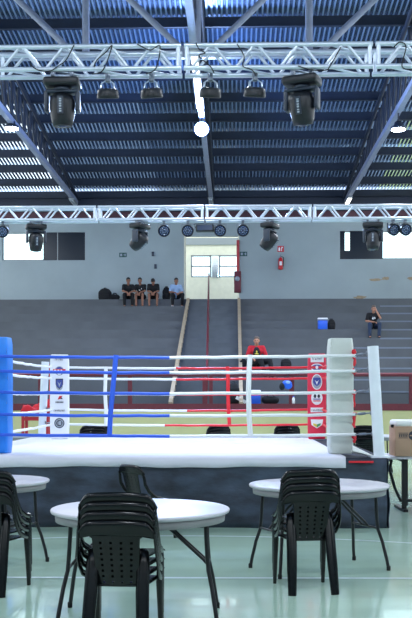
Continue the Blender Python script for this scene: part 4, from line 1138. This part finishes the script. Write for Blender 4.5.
person('person in a pale blue shirt, last in the sitting row by the doorway', topseat(175.5), SIT + 0.25, seated(0.10, spread=0.2, hands={'l': ((-0.25, 0.14, 0.28), (-0.09, 0.36, 0.24), (0.6, 0.6, -0.3)), 'r': ((0.25, 0.14, 0.28), (0.10, 0.36, 0.24), (-0.6, 0.6, -0.3))}), (-0.12, 0, 0.1), ('skintan', 'bluecloth', 'blackcloth'), shoes='shoewhite')
# the person in red, legs swung to their left
v = onstep(256.5, 3, 0.16)
J = seated(0.08, hands={'l': ((-0.27, 0.10, 0.29), (-0.13, 0.30, 0.22), (0.6, 0.6, -0.2)), 'r': ((0.26, 0.10, 0.29), (0.14, 0.32, 0.22), (-0.6, 0.6, -0.2))})
J['kn_l'] = (-0.36, 0.30, 0.15); J['an_l'] = (-0.46, 0.40, -0.275); J['kn_r'] = (-0.10, 0.42, 0.17); J['an_r'] = (-0.26, 0.46, -0.275)
J['toe_l'] = (-0.6, 0.8, 0); J['toe_r'] = (-0.6, 0.8, 0)
t = person('person in a red and black shirt sitting on a lower bleacher step behind the ropes', v, SIT, J, (-0.05, 0, -0.1), ('skin', 'redcloth', 'blackcloth'), sleeves=0.55, hair='hairgrey')
t.scale = (1.12, 1.12, 1.12); t.location.z += 0.045
mb = MB().cone((0, 0.06, 0.20), (0, 0.10, 0.42), 0.085, 0.07); mb.ball((0, 0.115, 0.40), (0.115, 0.105, 0.155)); mb.ball((0, 0.085, 0.24), (0.125, 0.115, 0.15))
mb.build('shirt_front', M['blackcloth'], t, remesh=0.014)
MB().ball((0, 0.216, 0.40), (0.022, 0.010, 0.04), 10, 6).ball((0.0, 0.212, 0.345), (0.06, 0.010, 0.018), 10, 6).build('shirt_print', M['logoyellow'], t)
# the person in jeans at right, left hand at the face
v = onstep(373, 7, 0.16)
J = seated(0.10, spread=0.17, hands={'r': ((0.25, 0.12, 0.29), (0.04, 0.34, 0.24), (-0.8, 0.5, -0.1)), 'l': ((-0.22, 0.28, 0.38), (-0.085, 0.23, 0.64), (0.15, -0.05, 0.95))})
person('person in jeans with a hand at the face, alone on the right bleachers', v, SIT, J, (-0.08, 0, 0), ('skin', 'blackcloth', 'jeans'), hair='hairgrey',
       printed=[(0.0, 0.03, 0.05, 0.035), (0.03, -0.02, 0.03, 0.035), (-0.04, -0.01, 0.02, 0.03)])

# ------------------------------------------------------------------ lights
w = bpy.data.worlds.new('sky'); S.world = w; w.use_nodes = True
bg = w.node_tree.nodes['Background']; bg.inputs[0].default_value = (0.86, 0.94, 1.0, 1); bg.inputs[1].default_value = 3.8
def spot(loc, target, energy, color, size, blend=0.6, radius=0.1):
    l = bpy.data.lights.new('stage_beam', 'SPOT'); l.energy = energy; l.color = color; l.spot_size = size; l.spot_blend = blend; l.shadow_soft_size = radius
    o = bpy.data.objects.new('stage_beam', l); COL.objects.link(o); o.location = loc
    o.rotation_euler = (Vector(target) - Vector(loc)).to_track_quat('-Z', 'Y').to_euler(); return o
for px in (107, 151, 210, 255):
    l = at(px, 74, YT1 + TW - 0.05)
    spot((l.x, YT1 + TW - 0.05, ZT1 - 0.26), (l.x * 1.1 - 0.3, 14.0, 0.8), 190, (0.86, 0.92, 1.0), math.radians(58))

l = bpy.data.lights.new('blue_roof_fill', 'POINT'); l.energy = 900; l.color = (0.16, 0.36, 1.0); l.shadow_soft_size = 0.12  # unseen light added to turn the roof round the lamp blue
o = bpy.data.objects.new('blue_roof_fill', l); COL.objects.link(o); g = at(203, 129, 27.3); o.location = (TX[1], 26.95, g.z - 0.2)

# ------------------------------------------------------------------ camera
cam = bpy.data.cameras.new('camera'); co = bpy.data.objects.new('camera', cam); COL.objects.link(co)
co.location = (0, 0, EYE); co.rotation_euler = (PI / 2, 0, PSI)
cam.sensor_fit = 'HORIZONTAL'; cam.sensor_width = 36; cam.lens = F / 412 * 36
cam.shift_y = (HY - 309) / 412; cam.clip_end = 200
S.camera = co
S.view_settings.view_transform = 'Standard'; S.view_settings.look = 'None'; S.view_settings.gamma = 1; S.view_settings.use_curve_mapping = False
S.view_settings.exposure = 0.0
